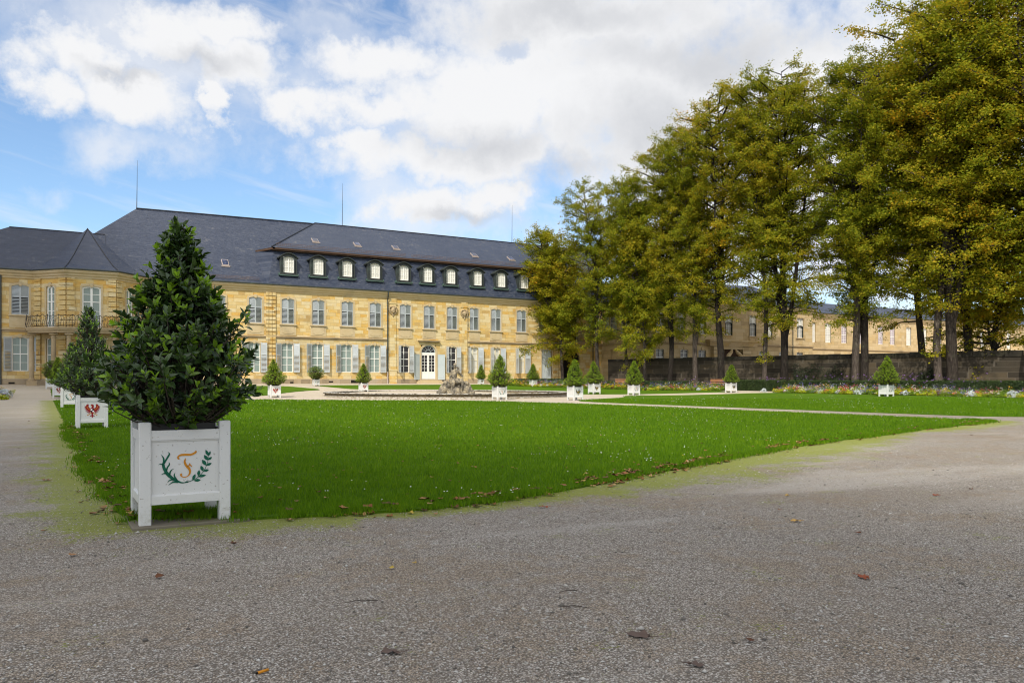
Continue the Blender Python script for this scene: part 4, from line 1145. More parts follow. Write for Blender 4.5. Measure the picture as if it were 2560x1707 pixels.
pd = MB(); pd.box(80.6, 84.0, 80.5, 80.55, .4, 6); wbuild(pd, 'portal_gate', M['oldwood'], wing)
d_ = MB(); d_.tube([(94.6, 80.06, 11.8), (94.6, 80.06, .5)], .07, 7); wbuild(d_, 'downpipe', M['copper'], wing)

# ------------------------------------------------------------------ garden wall
gw = empty('garden_wall', (75, 60, 0), label='long dark weathered stone wall running behind the lindens and hedge', cat='wall')
WA, WB = Vector((63.5, 83.3)), Vector((101.5, 2.6))
fw = Fr(WA, WB); wb = MB()
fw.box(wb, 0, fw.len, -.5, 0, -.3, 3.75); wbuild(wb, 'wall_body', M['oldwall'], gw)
cb = MB(); u = 0; rr = random.Random(4)
while u < fw.len:
    L = rr.uniform(.9, 1.7); h = rr.uniform(.0, .06); zt = 4.05 + .25 * min(1, u / 40)
    fw.box(cb, u, min(u + L - .03, fw.len), -.56 - rr.uniform(0, .03), .07 + rr.uniform(0, .04), 3.75, zt + h); u += L
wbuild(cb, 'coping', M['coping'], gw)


# ------------------------------------------------------------------ leaves as cards
def leaf_cards(P, N, size, seed, ratio=.62, fold=.25):
    """a folded rhombic leaf (2 triangles pairs) at every point, facing N"""
    r = np.random.default_rng(seed); n = len(P)
    N = N / (np.linalg.norm(N, axis=1, keepdims=True) + 1e-9)
    t = r.normal(size=(n, 3)); t -= N * (t * N).sum(1, keepdims=True); t /= np.linalg.norm(t, axis=1, keepdims=True) + 1e-9
    b = np.cross(N, t)
    s = (size * r.uniform(.7, 1.3, n))[:, None] if np.isscalar(size) else size[:, None]
    a0 = P - t * s * .5; a1 = P + t * s * .5; m = P + N * s * (-fold * .4)
    l = P + b * s * ratio * .5 + N * s * fold * .3; q = P - b * s * ratio * .5 + N * s * fold * .3
    V = np.stack([a0, l, a1, q], 1).reshape(-1, 3)
    F = np.arange(4 * n).reshape(-1, 4)
    return V, F


def tree_proto(seed, H, cb, RAD, r0, fork=0, n_cl=90, lean=(0, 0), size=.17, dense=1.0, skirt=0):
    """deciduous tree: tapered trunk with several leaders and limbs; leaves hang along thousands of twigs"""
    rr = random.Random(seed); r = np.random.default_rng(seed)
    tb = MB()
    def wob(z): return Vector((lean[0] * (z / H) ** 1.4 + .28 * math.sin(z * .31 + seed), lean[1] * (z / H) ** 1.4 + .28 * math.sin(z * .27 + 2 * seed), z))
    base = wob(0); top = H * .96
    def axis(z): p = wob(z); return p - Vector((base.x, base.y, 0)) * max(0, 1 - z / 3) if z < 3 else p
    zs = [-.3, 0, .25, .7, 1.5] + [1.5 + (top - 1.5) * i / 12 for i in range(1, 13)]
    rad = []
    for z in zs:
        k = max(0, z) / top; q = r0 * (1 - k) ** .85 + .02
        if z < 1.0: q *= 1 + .55 * (1 - max(0, z)) ** 2
        rad.append(q)
    tb.tube([axis(max(z, 0)) + Vector((0, 0, min(z, 0))) for z in zs], rad, 10)
    # leaders: steep side stems that reach nearly as high as the trunk and make a ragged top
    stems = [(axis, cb * .8, top, 1.0)]
    for k in range(fork + 4):
        az = seed * 1.3 + k * 2.4 + rr.uniform(-.4, .4); z0 = cb * (.55 if k < fork else rr.uniform(.95, 1.7)); z1 = H * rr.uniform(.74, .97); off = RAD * rr.uniform(.38, .68)
        p0 = axis(z0); dirv = Vector((math.cos(az), math.sin(az), 0))
        def st(z, p0=p0, z0=z0, z1=z1, off=off, dirv=dirv):
            t = max(0, min(1.15, (z - z0) / (z1 - z0))); q = axis(z) if z < z0 else p0.lerp(axis(z), t); q = Vector((q.x, q.y, z)); return q + dirv * off * (t ** .75)
        rb = r0 * (.62 if k < fork else .36)
        tb.tube([st(z0 + (z1 - z0) * i / 6) for i in range(7)], [rb * (1 - i / 6.6) ** .8 for i in range(7)], 7, cap=False)
        stems.append((st, z0 + 1.5, z1, .62))
    limbs = []; ga = 2.399; i = 0
    env = lambda t: RAD * min(1, (max(t, 0) * 5 + .35)) ** .6 * max(.06, 1 - max(t, 0) ** 5) ** .6
    for f, za, zb, wgt in stems:
        n = max(6, int(n_cl * wgt * (zb - max(za, cb)) / (H - cb)))
        for j in range(n):
            i += 1; z_s = max(za, cb * .8) + (zb - max(za, cb * .8)) * ((j + rr.random()) / n); az = i * ga + rr.uniform(-.6, .6)
            t = (z_s - cb) / (H - cb); gapf = math.sin(az * 1.7 + z_s * .55 + seed) + math.sin(z_s * 1.3 + az * 2.3)
            if gapf > 1.05: continue
            L = env(t) * rr.uniform(.55, 1.12) * (1 + .22 * math.sin(az * 2 + z_s * .8 + seed * 2)) * (1 if wgt == 1 else .66)
            p0 = f(z_s); up = rr.uniform(.1, .6) if t > .12 else rr.uniform(-.15, .4); d = Vector((math.cos(az), math.sin(az), up)).normalized()
            p1 = p0 + d * L * .5 + Vector((0, 0, .06 * L)); p2 = p0 + d * L + Vector((0, 0, -.10 * L if t < .4 else .05 * L)); rb = .022 + .013 * L
            tb.tube([p0, p0.lerp(p1, .6), p1, p1.lerp(p2, .6), p2], [rb * 1.3, rb, rb * .75, rb * .5, .008], 4, cap=False)
            limbs.append((p0, p1, p2, L, t))
    A, B, K = [], [], []
    for p0, p1, p2, L, t in limbs:
        out = (p2 - p0).normalized()
        for k in range(int(3 + L * 2.6)):
            s = rr.uniform(.25, 1.0); q = p0.lerp(p1, s * 2) if s < .5 else p1.lerp(p2, s * 2 - 1)
            dv = (out * rr.uniform(.2, 1) + Vector((rr.gauss(0, .7), rr.gauss(0, .7), rr.gauss(.05, .5)))).normalized(); ln = rr.uniform(.5, 1.5)
            A.append(q); B.append(q + dv * ln + Vector((0, 0, -.12 * ln))); K.append(ln)
            if k % 3 == 0: tb.tube([q, q + dv * ln * .9], [.012, .005], 3, cap=False)
    if skirt:
        for k in range(skirt):
            z = rr.uniform(cb * .25, cb * .8); q = axis(z); az = rr.uniform(0, 6.3); dv = Vector((math.cos(az), math.sin(az), rr.uniform(-.1, .6))); A.append(q); B.append(q + dv * rr.uniform(.7, 1.3)); K.append(1.2)
    trunk = tb.build('tree_trunk', M['bark'], None, True)
    A, B, K = np.array(A), np.array(B), np.array(K); per = np.maximum(6, (K * 38 * dense * r.uniform(.5, 1.4, len(K))).astype(int)); idx = np.repeat(np.arange(len(K)), per); n = len(idx)
    s = r.random(n) ** .8; P = A[idx] + (B - A)[idx] * s[:, None] + r.normal(0, 1, (n, 3)) * np.array([.17, .17, .11]) * (1 + .5 * r.random((n, 1)))
    N = np.array([0, 0, .75]) + r.normal(0, .55, (n, 3)) + (B - A)[idx] * .25
    V, F = leaf_cards(P, N, size, seed + 1, .8, .3)
    crown = np_mesh('crown', V, F, M['linden'])
    return trunk.data, crown.data, trunk, crown


class TreeKind:
    def __init__(s, *a, **k): s.t, s.c, to, co = tree_proto(*a, **k); s.H = a[1]; bpy.data.objects.remove(to); bpy.data.objects.remove(co)
    def place(s, x, y, H, label, rz=0, wide=1.0, pale=.35, group='lindens in a row along the garden wall', name='linden_tree'):
        k = H / s.H
        root = empty(name, (x, y, gzf(x, y)), rz, label, 'tree', group)
        for nm, me in (('trunk', s.t), ('crown', s.c)):
            o = bpy.data.objects.new(nm, me); COL.objects.link(o); adopt(o, root); o.scale = (k * wide, k * wide, k); o.color = (pale, pale, pale, 1)
        return root


T = [TreeKind(1, 34, 8.6, 5.9, .38), TreeKind(2, 34, 8.2, 5.5, .29, lean=(.8, .4), skirt=14), TreeKind(3, 34, 8.4, 6.0, .38, fork=2),
     TreeKind(4, 26, 6.2, 4.6, .27, n_cl=70, lean=(-2.2, -.6)), TreeKind(5, 20, 3.4, 4.3, .19, n_cl=80, lean=(-2.6, 1.2), dense=1.5), TreeKind(6, 34, 8.2, 5.6, .36, fork=1, lean=(1.2, -.9))]
A_ = R(YAW)


def ray(px): r_ = (px - 1280) / 2010; return math.sin(A_) + r_ * math.cos(A_), math.cos(A_) - r_ * math.sin(A_)


def on_line(px, P, Q):
    dx, dy = ray(px); ax, ay = Q[0] - P[0], Q[1] - P[1]; det = -dx * ay + dy * ax
    d = (-P[0] * ay + P[1] * ax) / det; return dx * d, dy * d, d


TL = ((60.8, 82.0), (79.3, 42.7)); TB = ((66.2, 84.6), (84.8, 45.2))
def tr(kind, px, topD, label, rz, wide=1, line=TL, **k):
    x, y, d = on_line(px, *line); H = (868 - topD) / 1847 * d + 1.5 - gzf(x, y); return T[kind].place(x, y, H, label, rz, wide, **k)


tr(4, 1407, 520, 'shortest linden with thin grey trunk and low full crown, beside the portal balcony', -.14, 1.0, pale=0.55)
tr(3, 1499, 400, 'linden with trunk leaning left and airy top, leftmost above the palace roof', -.79, .85, pale=0.5)
tr(1, 1563, 440, 'linden with straight grey trunk at the left end of the garden wall', 1.0, .95, pale=0.3)
tr(4, 1610, 405, 'slender linden with thinnest speckled trunk in front of the wall', .5, .75, pale=0.75)
tr(2, 1673, 300, 'ochre tinted linden with dark double trunk left of the pale leaning trunk', 3.3, .9, pale=0.03)
tr(5, 1739, 262, 'linden with pale brown trunk leaning left above the small wing windows', 3.3, .9, pale=0.8)
tr(0, 1801, 190, 'linden with the thickest dark trunk, standing behind the left bench', 4.1, 1.0, pale=.05)
tr(1, 1912, 165, 'linden with slim light grey straight trunk right of the wing portal', 2.2, .9, pale=0.8)
tr(2, 1960, 130, 'linden with black trunk forking low into two stems', 1.55, 1.0, pale=0.0)
tr(0, 2138, 110, 'linden with light trunk sprouting side twigs, left of the big curved trunk', .3, .95, pale=0.75)
tr(5, 2160, 95, 'linden with big dark curved trunk leaning right', .12, 1.05, pale=0.1)
tr(1, 2350, -10, 'linden with pale knobbly trunk base right of the wreath tub', 3.9, 1.1, pale=0.95)
tr(2, 2382, -70, 'linden with dark mossy trunk close behind the pale knobbly one', .9, 1.1, pale=0.2)
tr(0, 2299, 120, 'linden behind the garden wall with thick pale trunk', 5.1, .95, TB)
tr(5, 2430, 20, 'linden behind the garden wall with dark trunk and yellowing leaves', 1.2, 1.1, TB)
T.append(TreeKind(7, 18, 2.6, 5.0, .25, n_cl=70))
tr(6, 2490, 420, 'low yellowing linden filling the gap above the wall at the right edge', .3, 1.1, TB)
tr(0, 2600, -160, 'tall linden at the right edge with its trunk outside the view', 2.0, 1.15)
tr(2, 2690, -120, 'golden linden overhanging the right edge from beyond the wall', 4.4, 1.1, TB)


# ------------------------------------------------------------------ hedges, shrubs, flower beds
def box_leaves(mb_core, fr, u0, u1, n0, n1, z0, z1, dens, size, seed, wav=.04):
    r = np.random.default_rng(seed); Ps, Ns = [], []
    L, W, Hh = u1 - u0, n1 - n0, z1 - z0
    for area, fn, nn in ((L * Hh, lambda a, b: (u0 + a * L, n1, z0 + b * Hh), (0, 1, 0)), (L * W, lambda a, b: (u0 + a * L, n0 + b * W, z1), (0, 0, 1)), (W * Hh, lambda a, b: (u0, n0 + a * W, z0 + b * Hh), (-1, 0, 0)), (W * Hh, lambda a, b: (u1, n0 + a * W, z0 + b * Hh), (1, 0, 0))):
        k = int(area * dens); a, b = r.random(k), r.random(k); U, Nn, Z = [np.broadcast_to(np.asarray(q, float), (k,)) for q in fn(a, b)]
        j = r.normal(0, wav, (k, 3))
        Ps.append(np.stack([fr.a.x + fr.u.x * (U + j[:, 0]) + fr.n.x * (Nn + j[:, 1]), fr.a.y + fr.u.y * (U + j[:, 0]) + fr.n.y * (Nn + j[:, 1]), Z + j[:, 2]], 1))
        nv = np.array(fr.u) * nn[0] + np.array(fr.n) * nn[1] + np.array([0, 0, nn[2]]); Ns.append(nv + r.normal(0, .5, (k, 3)))
    return leaf_cards(np.concatenate(Ps), np.concatenate(Ns), size, seed, .7, .25)


def hedge(a, b, h, depth, label, seed):
    f = Fr(a, b); cx, cy = (a[0] + b[0]) / 2, (a[1] + b[1]) / 2; z = gzf(cx, cy)
    root = empty('hedge', (cx, cy, z), 0, label, 'hedge', 'low clipped hedges behind the flower beds')
    V, F = box_leaves(None, f, 0, f.len, -depth, 0, z - .1, z + h, 420, .085, seed)
    V = V - np.array([cx, cy, z]); np_mesh('foliage', V, F, M['hedge'], root)
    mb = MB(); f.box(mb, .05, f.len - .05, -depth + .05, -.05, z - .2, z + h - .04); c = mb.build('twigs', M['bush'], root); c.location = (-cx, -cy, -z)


hedge((51.2, 86.6), (58.6, 78.6), .85, 1.0, 'clipped hedge below the blue side door, behind the leftmost flower bed', 1)
hedge((58.8, 78.3), (63.3, 68.0), .95, 1.0, 'clipped hedge behind the flower bed left of the path, in front of the wall end', 2)
hedge((63.4, 61.4), (62.5, 54.8), 1.05, 1.1, 'hedge block standing alone beside the black eagle tub where the bed is interrupted', 3)
hedge((62.4, 54.2), (61.7, 31.5), 1.05, 1.1, 'long clipped hedge behind the flower bed right of the path', 4)
hedge((61.9, 31.0), (62.3, 12), 1.05, 1.1, 'clipped hedge running out of view at the right edge', 5)


def shrub(px, line, w, h, label, seed):
    x, y, d = on_line(px, *line); z = gzf(x, y); r = np.random.default_rng(seed); n = int(1800 * w)
    root = empty('shrub', (x, y, z), 0, label, 'shrub', 'dark shrubs in the shade of the wall')
    q = r.normal(size=(n, 3)); q /= np.linalg.norm(q, axis=1, keepdims=True); q[:, 2] = np.abs(q[:, 2]); lump = 1 + .25 * np.sin(q[:, 0] * 5 + seed) * np.sin(q[:, 1] * 4) + .15 * np.sin(q[:, 2] * 9)
    P = q * (r.random((n, 1)) ** .3) * np.array([w, w * .6, h]) * lump[:, None]
    V, F = leaf_cards(P, q + r.normal(0, .5, (n, 3)), .14, seed); np_mesh('foliage', V, F, M['bush'], root)
    mb = MB(); rr = random.Random(seed)
    for i in range(9): a = rr.uniform(0, 6.3); mb.tube([(0, 0, -.1), (.3 * w * math.cos(a), .2 * w * math.sin(a), h * .4), (.7 * w * math.cos(a), .45 * w * math.sin(a), h * .8)], [.04, .03, .01], 5)
    mb.build('stem', M['bark'], root)


SL = ((62.5, 82.6), (80.9, 43.4))
shrub(2012, SL, 2.4, 2.4, 'wide dark shrub between the forked trunk and the twiggy light trunk', 3)
shrub(2080, SL, 2.2, 2.2, 'dark shrub left of the twiggy light trunk', 4)
shrub(2322, SL, 1.7, 1.9, 'dark shrub at the foot of the pale knobbly trunk', 5)
shrub(1668, SL, 1.0, 1.0, 'small dark shrub at the foot of the double trunk', 6)

PAL = [((.75, .44, .01), 3), ((.78, .55, .05), 2), ((.75, .20, .01), 2), ((.55, .03, .03), 2), ((.62, .06, .16), 1.2), ((.75, .73, .68), 1.4), ((.10, .07, .38), 2.2), ((.22, .22, .55), 1.6), ((.20, .07, .38), 1.6)]


def bed(name, front, depth, seed, h0=.22, h1=.75, dens=26, label=''):
    """flower bed: every plant is a tuft of leaves with blossoms, low in front and tall behind"""
    r = np.random.default_rng(seed); rr = random.Random(seed); path = resample(front, .25, False); V, F, C = [], [], []
    Pv, Nv, Cv, Sz = [], [], [], []
    wsum = sum(w for _, w in PAL)
    for i in range(len(path) - 1):
        a, b = path[i], path[i + 1]; d = (b - a) / np.linalg.norm(b - a); nb = np.array([-d[1], d[0]])
        for k in range(int(dens * depth * .25)):
            t = rr.random(); w = rr.random() ** .9
            p = a + (b - a) * t + nb * w * depth + r.normal(0, .06, 2)
            patch = math.sin(p[0] * .8 + seed) + math.sin(p[1] * 1.1 + p[0] * .5)
            h = (h0 + (h1 - h0) * w) * rr.uniform(.65, 1.25); z = gzf(*p); rd_ = .16 + .1 * rr.random()
            base = np.array((.15, .24, .015)) if math.sin(p[0] * 1.7 + p[1] * 2.1) > -.1 else (np.array((.40, .44, .02)) if w < .5 else np.array((.08, .14, .02)))
            if rr.random() < .06: base = np.array((.10, .045, .03))
            nL = 34
            q = r.normal(size=(nL, 3)); q /= np.linalg.norm(q, axis=1, keepdims=True); s = r.random((nL, 1)) ** .4
            Pv.append(np.array([p[0], p[1], z + h * .5]) + q * s * np.array([rd_, rd_, h * .5])); Nv.append(q * .6 + np.array([0, 0, .7]) + r.normal(0, .4, (nL, 3)))
            Cv.append(base * r.uniform(.6, 1.5, (nL, 1))); Sz.append(np.full(nL, .085))
            if rr.random() < .42:
                idx = int((patch + 2) / 4 * 2.99 * 3 + rr.uniform(-1.5, 1.5)) % len(PAL); idx = idx if rr.random() < .75 else rr.randrange(len(PAL))
                if w > .7 and rr.random() < .6: idx = rr.choice((5, 6, 7, 8))
                nF = rr.randint(3, 9); col = np.array(PAL[idx][0])
                q = r.normal(size=(nF, 3)); q[:, 2] = np.abs(q[:, 2]) + .3; q /= np.linalg.norm(q, axis=1, keepdims=True)
                Pv.append(np.array([p[0], p[1], z + h * .55]) + q * np.array([rd_, rd_, h * .55])); Nv.append(q + np.array([-.3, -.4, .5]))
                Cv.append(col * r.uniform(.75, 1.2, (nF, 1))); Sz.append(np.full(nF, .075))
    P, N, Cc, S = np.concatenate(Pv), np.concatenate(Nv), np.concatenate(Cv), np.concatenate(Sz)
    V, F = leaf_cards(P, N, S, seed, .85, .15)
    o = np_mesh(name, V, F, M['bloom'], attrs={'col': ('FLOAT_COLOR', 'FACE', np.concatenate([np.clip(Cc, 0, 1), np.ones((len(Cc), 1))], 1))})
    tag(o, label, 'flower bed', 'flower beds', 'stuff')
    # soil under it
    mb = MB(); A = [tuple(q) for q in resample(front, 1.0, False)]; B = offset_path(A, -depth)
    for i in range(len(A) - 1):
        mb.quad(*[(p[0], p[1], gzf(p[0], p[1]) + .045) for p in (A[i], A[i + 1], B[i + 1], B[i])])
    s_ = mb.build('bed_soil', M['soil']); tag(s_, kind='structure')


bed('flowers', [(48.6, 84.4), (51.5, 79.0), (56.3, 75.0), (59.4, 71.8), (60.9, 66), (61.2, 61.4)], 2.2, 2, .3, .85, 34, label='mixed flowers in the bed between palace and path, yellow, orange and white')
bed('flowers', [(59.8, 53.2), (59.5, 50), (58.9, 44), (59.7, 37.8), (60.3, 30.7), (60.2, 19)], 2.3, 3, .30, .78, 36, label='mixed flowers in the long bed right of the path below the lindens')
bed('flowers', [(-1.9, 66.5), (-1.9, 76)], 2.6, 4, .3, .9, label='orange and silver flowers in the bed at the left edge beyond the path')


def silver_plant(x, y, s, label, seed):
    r = np.random.default_rng(seed); n = 110; z = gzf(x, y) + .03
    q = r.normal(size=(n, 3)); q[:, 2] = np.abs(q[:, 2]) + .15; q /= np.linalg.norm(q, axis=1, keepdims=True); P = q * (r.random((n, 1)) ** .35) * np.array([.34, .34, .36]) * s
    V, F = leaf_cards(P, q + r.normal(0, .35, (n, 3)), .17 * s, seed, .42)
    o = np_mesh('silver_plant', V, F, M['silver']); o.location = (x, y, z); tag(o, label, 'plant', 'silver leaved plants along the bed edge')


RA, RB, RC = (60.1, 53.2), (59.2, 44.0), (60.6, 30.7)
for i, (q, s_, ln, lb) in enumerate(((1909, .95, (RA, RB), 'silver plant at the left end of the long bed by the hedge block'), (1966, .9, (RA, RB), 'small silver plant second from the left end of the long bed'), (2050, .95, (RA, RB), 'silver plant midway along the left half of the long bed'),
        (2097, .95, (RA, RB), 'silver plant close left of the tall one in the long bed'), (2146, 1.25, (RA, RB), 'tall silver plant in the long bed left of the wreath tub'), (2262, 1.05, (RB, RC), 'silver plant at the bed edge just right of the rightmost wreath tub'),
        (2428, 1.25, (RB, RC), 'upright silver plant in the long bed right of the knobbly trunk'), (2532, 1.45, (RB, RC), 'largest silver plant, at the right edge of the long bed'), (1748, .95, ((60.9, 66), (61.4, 61.2)), 'silver plant at the right end of the bed before the path'),
        (1353, .9, ((49.3, 83.6), (52, 79)), 'silver plant in the far bed just right of the small wreath tub'), (1368, .95, ((49.3, 83.6), (52, 79)), 'second silver plant in the far bed right of the small wreath tub'))):
    x, y, d = on_line(q, *ln); silver_plant(x, y, s_, lb, i + 1)
silver_plant(-2.2, 69.5, 1.7, 'big silver plant in the bed at the left edge of the photo', 20)


def verbena(seed, pts):
    r = random.Random(seed); P, N, C, S = [], [], [], []; mb = MB()
    for x, y, h in pts:
        z = gzf(x, y)
        for k in range(7): P.append((x + r.gauss(0, .05), y + r.gauss(0, .05), z + h + r.gauss(0, .03))); N.append((r.gauss(0, .5), r.gauss(0, .5), 1)); C.append((.30, .14, .46, 1)); S.append(.075)
        mb.tube([(x, y, z), (x + r.gauss(0, .08), y, z + h)], .008, 4, cap=False)
    V, F = leaf_cards(np.array(P), np.array(N), np.array(S), seed, .9)
    o = np_mesh('verbena_flowers', V, F, M['bloom'], attrs={'col': ('FLOAT_COLOR', 'FACE', np.array(C))}); tag(o, 'tall purple verbena heads rising above the hedge', 'flowers', kind='stuff')
    tag(mb.build('verbena_stem_undergrowth', M['hedge']), 'thin stems of the tall verbena', 'stems', kind='stuff')


rr = random.Random(12)
vp = []
for k in range(70):
    t = rr.random(); a = rr.choice(((62.6, 52), (62.2, 47), (62.2, 43), (62.0, 37), (62.0, 34), (62.3, 40))); vp.append((a[0] + rr.gauss(0, .25) - .8, a[1] + rr.gauss(0, 1.3), rr.uniform(1.0, 1.75)))
for k in range(18): a = rr.choice(((62.2, 66.5), (62.6, 55.5))); vp.append((a[0] + rr.gauss(0, .3), a[1] + rr.gauss(0, .7), rr.uniform(1.0, 1.5)))
verbena(3, vp)


# benches between bed and hedge
def bench():
    root = empty('park_bench', (0, 0, 0))
    for i, (y, z) in enumerate(((0, .44), (.13, .45), (.26, .44))): mb = MB(); mb.bevbox(-.95, .95, y - .05, y + .05, z - .02, z + .02, .006); mb.build('seat', M['benchwood'], root)
    for z, y in ((.66, .36), (.84, .40), (1.0, .43)): mb = MB(); mb.bevbox(-.95, .95, y - .018, y + .018, z - .055, z + .055, .006); mb.build('backrest', M['benchwood'], root)
    for s in (-.75, .75): mb = MB(); mb.tube([(s, -.02, 0), (s, 0, .42), (s, .3, .42)], .025, 6); mb.tube([(s, .34, 0), (s, .32, .42), (s, .45, 1.02)], .025, 6); mb.build('leg', M['iron'], root)
    return root


def put_bench(o, px, line, label, rz):
    x, y, d = on_line(px, *line); o.location = (x, y, gzf(x, y) + .12); o.rotation_euler = (0, 0, rz); tag(o, label, 'bench', 'wooden benches in front of the hedge')


b0 = bench(); b1 = copy_tree(b0); b2 = copy_tree(b0)
BL = ((61.9, 53), (61.5, 32)); BL2 = ((58.0, 78), (62.6, 67.5))
put_bench(b0, 1795, BL2, 'orange brown bench left of the black eagle tub by the thick dark trunk', R(-60))
put_bench(b1, 2210, BL, 'orange brown bench mostly hidden behind the wreath tub under the lindens', R(-90))
put_bench(b2, 1556, BL2, 'orange brown bench end showing left of the bay tree at the wall start', R(-50))


# ------------------------------------------------------------------ fountain
FX, FY, FR_ = 31.4, 64.6, 10.7
fo = empty('fountain', (FX, FY, 0), 0, 'round low stone fountain basin with white lichen on its dark rim', 'fountain')
bs = MB(); bs.lathe([(FR_ - .62, -.6), (FR_ - .62, .36), (FR_ - .58, .40), (FR_ + .02, .42), (FR_ + .10, .38), (FR_ + .10, .30), (FR_ - .02, .26), (FR_ - .06, .20), (FR_ + .04, .06), (FR_ + .08, 0), (FR_ + .08, -.5)], n=96)
bs.build('basin_rim', M['basin'], fo)
wt = MB(); wt.lathe([(FR_ - .6, -.02), (0, -.02)], n=64); wt.build('water', M['water'], fo)

# statue group: rocks, seated figure and sea creatures carved from one stone
st_ = empty('statue', (31.9, 64.0, -.05), R(-26), 'weathered stone statue of a seated figure on rocks in the fountain', 'statue'); st_.scale = (1.0, 1.0, 1.08)


def capsules(mb, chain, n=9):
    """rounded chain of (x,y,z,r)"""
    for (x0, y0, z0, r0), (x1, y1, z1, r1) in zip(chain, chain[1:]):
        a, b = Vector((x0, y0, z0)), Vector((x1, y1, z1)); d = (b - a).normalized() if (b - a).length > 1e-5 else Vector((0, 0, 1))
        pts, rs = [], []
        for k in (-.98, -.7, -.35, 0): pts.append(a + d * r0 * k); rs.append(r0 * math.sqrt(max(.02, 1 - k * k)))
        for k in (0, .35, .7, .98): pts.append(b + d * r1 * k); rs.append(r1 * math.sqrt(max(.02, 1 - k * k)))
        mb.tube(pts, rs, n)


def sculpt(mb, name, parent, voxel=.035, disp=.03, ts=.25, smooth=3):
    o = mb.build(name, M['statue'], parent, True)
    m = o.modifiers.new('remesh', 'REMESH'); m.mode = 'VOXEL'; m.voxel_size = voxel; m.use_smooth_shade = True
    s = o.modifiers.new('smooth', 'SMOOTH'); s.factor = .5; s.iterations = smooth
    t = bpy.data.textures.get('stone_relief') or bpy.data.textures.new('stone_relief', 'CLOUDS'); t.noise_scale = ts; t.noise_depth = 3
    d = o.modifiers.new('relief', 'DISPLACE'); d.texture = t; d.strength = disp; d.mid_level = .5
    return o


rk = MB(); rr = random.Random(9)
for c, r_ in (((0, 0, .35), .75), ((-.55, -.1, .3), .6), ((.6, .1, .35), .6), ((-1.2, -.15, .15), .5), ((1.25, 0, .1), .4), ((0, -.35, .2), .7), ((.15, .15, .8), .5), ((.5, .1, .95), .42), ((-.35, .05, .8), .5), ((-1.45, -.2, .08), .3), ((.9, -.2, .45), .45)):
    blob(rk, c, r_, rr.randrange(99), 3, .2, (1, .85, .9))
for k in range(14): blob(rk, (rr.uniform(-1.6, 1.6), rr.uniform(-.6, .3), rr.uniform(0, .5)), rr.uniform(.14, .3), k, 2, .25)
sculpt(rk, 'rock_base', st_, .05, .12, .35, 2)
fg = MB()
# torso, head and arms of the seated figure
capsules(fg, [(-.1, -.05, 1.35, .27), (-.13, -.08, 1.6, .23), (-.12, -.08, 1.85, .25), (-.08, -.06, 2.08, .21), (-.08, -.07, 2.25, .09)])
capsules(fg, [(-.08, -.09, 2.42, .135), (-.06, -.13, 2.58, .15)]); capsules(fg, [(-.07, -.02, 2.66, .13), (-.09, .03, 2.52, .12)])
capsules(fg, [(-.06, -.27, 2.50, .03), (-.06, -.26, 2.44, .035)])
capsules(fg, [(-.32, -.02, 2.12, .11), (-.46, .0, 1.75, .085), (-.5, -.08, 1.45, .07), (-.56, -.15, 1.15, .06)])
capsules(fg, [(.16, -.04, 2.12, .11), (.42, -.12, 1.85, .085), (.60, -.22, 1.70, .075), (.36, -.32, 2.0, .06), (.18, -.30, 2.28, .055)])
capsules(fg, [(.05, -.28, 2.42, .05), (.17, -.33, 2.38, .08), (.26, -.36, 2.30, .06)])
# thighs and shins
capsules(fg, [(-.2, -.1, 1.3, .25), (-.2, -.6, 1.2, .2), (-.22, -.72, 1.05, .15), (-.2, -.62, .65, .11), (-.18, -.6, .25, .08), (-.18, -.8, .16, .07)])
capsules(fg, [(.1, -.1, 1.3, .25), (.5, -.45, 1.3, .2), (.62, -.5, 1.15, .15), (.55, -.5, .7, .11), (.5, -.45, .3, .08), (.52, -.66, .18, .07)])
# cloth over the lap
for p in ((-.05, -.3, 1.22, .3), (.3, -.35, 1.2, .28), (0, -.1, 1.12, .4)): blob(fg, p[:3], p[3], 4, 3, .2, (1.2, .9, .6))
sculpt(fg, 'figure', st_, .03, .025, .2, 2)
dl = MB()
for s, x0 in ((-1, -1.0), (1, 1.0)):
    capsules(dl, [(x0 + s * .5, -.55, .12, .10), (x0 + s * .25, -.5, .35, .22), (x0 * .95, -.4, .62, .30), (x0 * .8, -.25, .95, .28), (x0 * .75, -.1, 1.15, .16)])
    capsules(dl, [(x0 * .8, -.3, 1.0, .13), (x0 * 1.15, -.25, .95, .16), (x0 * 1.4, -.3, .55, .12), (x0 * 1.42, -.35, .12, .11)])
    blob(dl, (x0 * .95, -.45, 1.12), .2, 7, 2, .25); blob(dl, (x0 * 1.5, -.35, .35), .22, 5, 2, .2)
for i in range(8): blob(dl, (rr.uniform(-1.3, 1.3), -.5, rr.uniform(.1, .9)), rr.uniform(.1, .18), 20 + i, 2, .2)
sculpt(dl, 'sea_creature', st_, .035, .04, .22, 2)


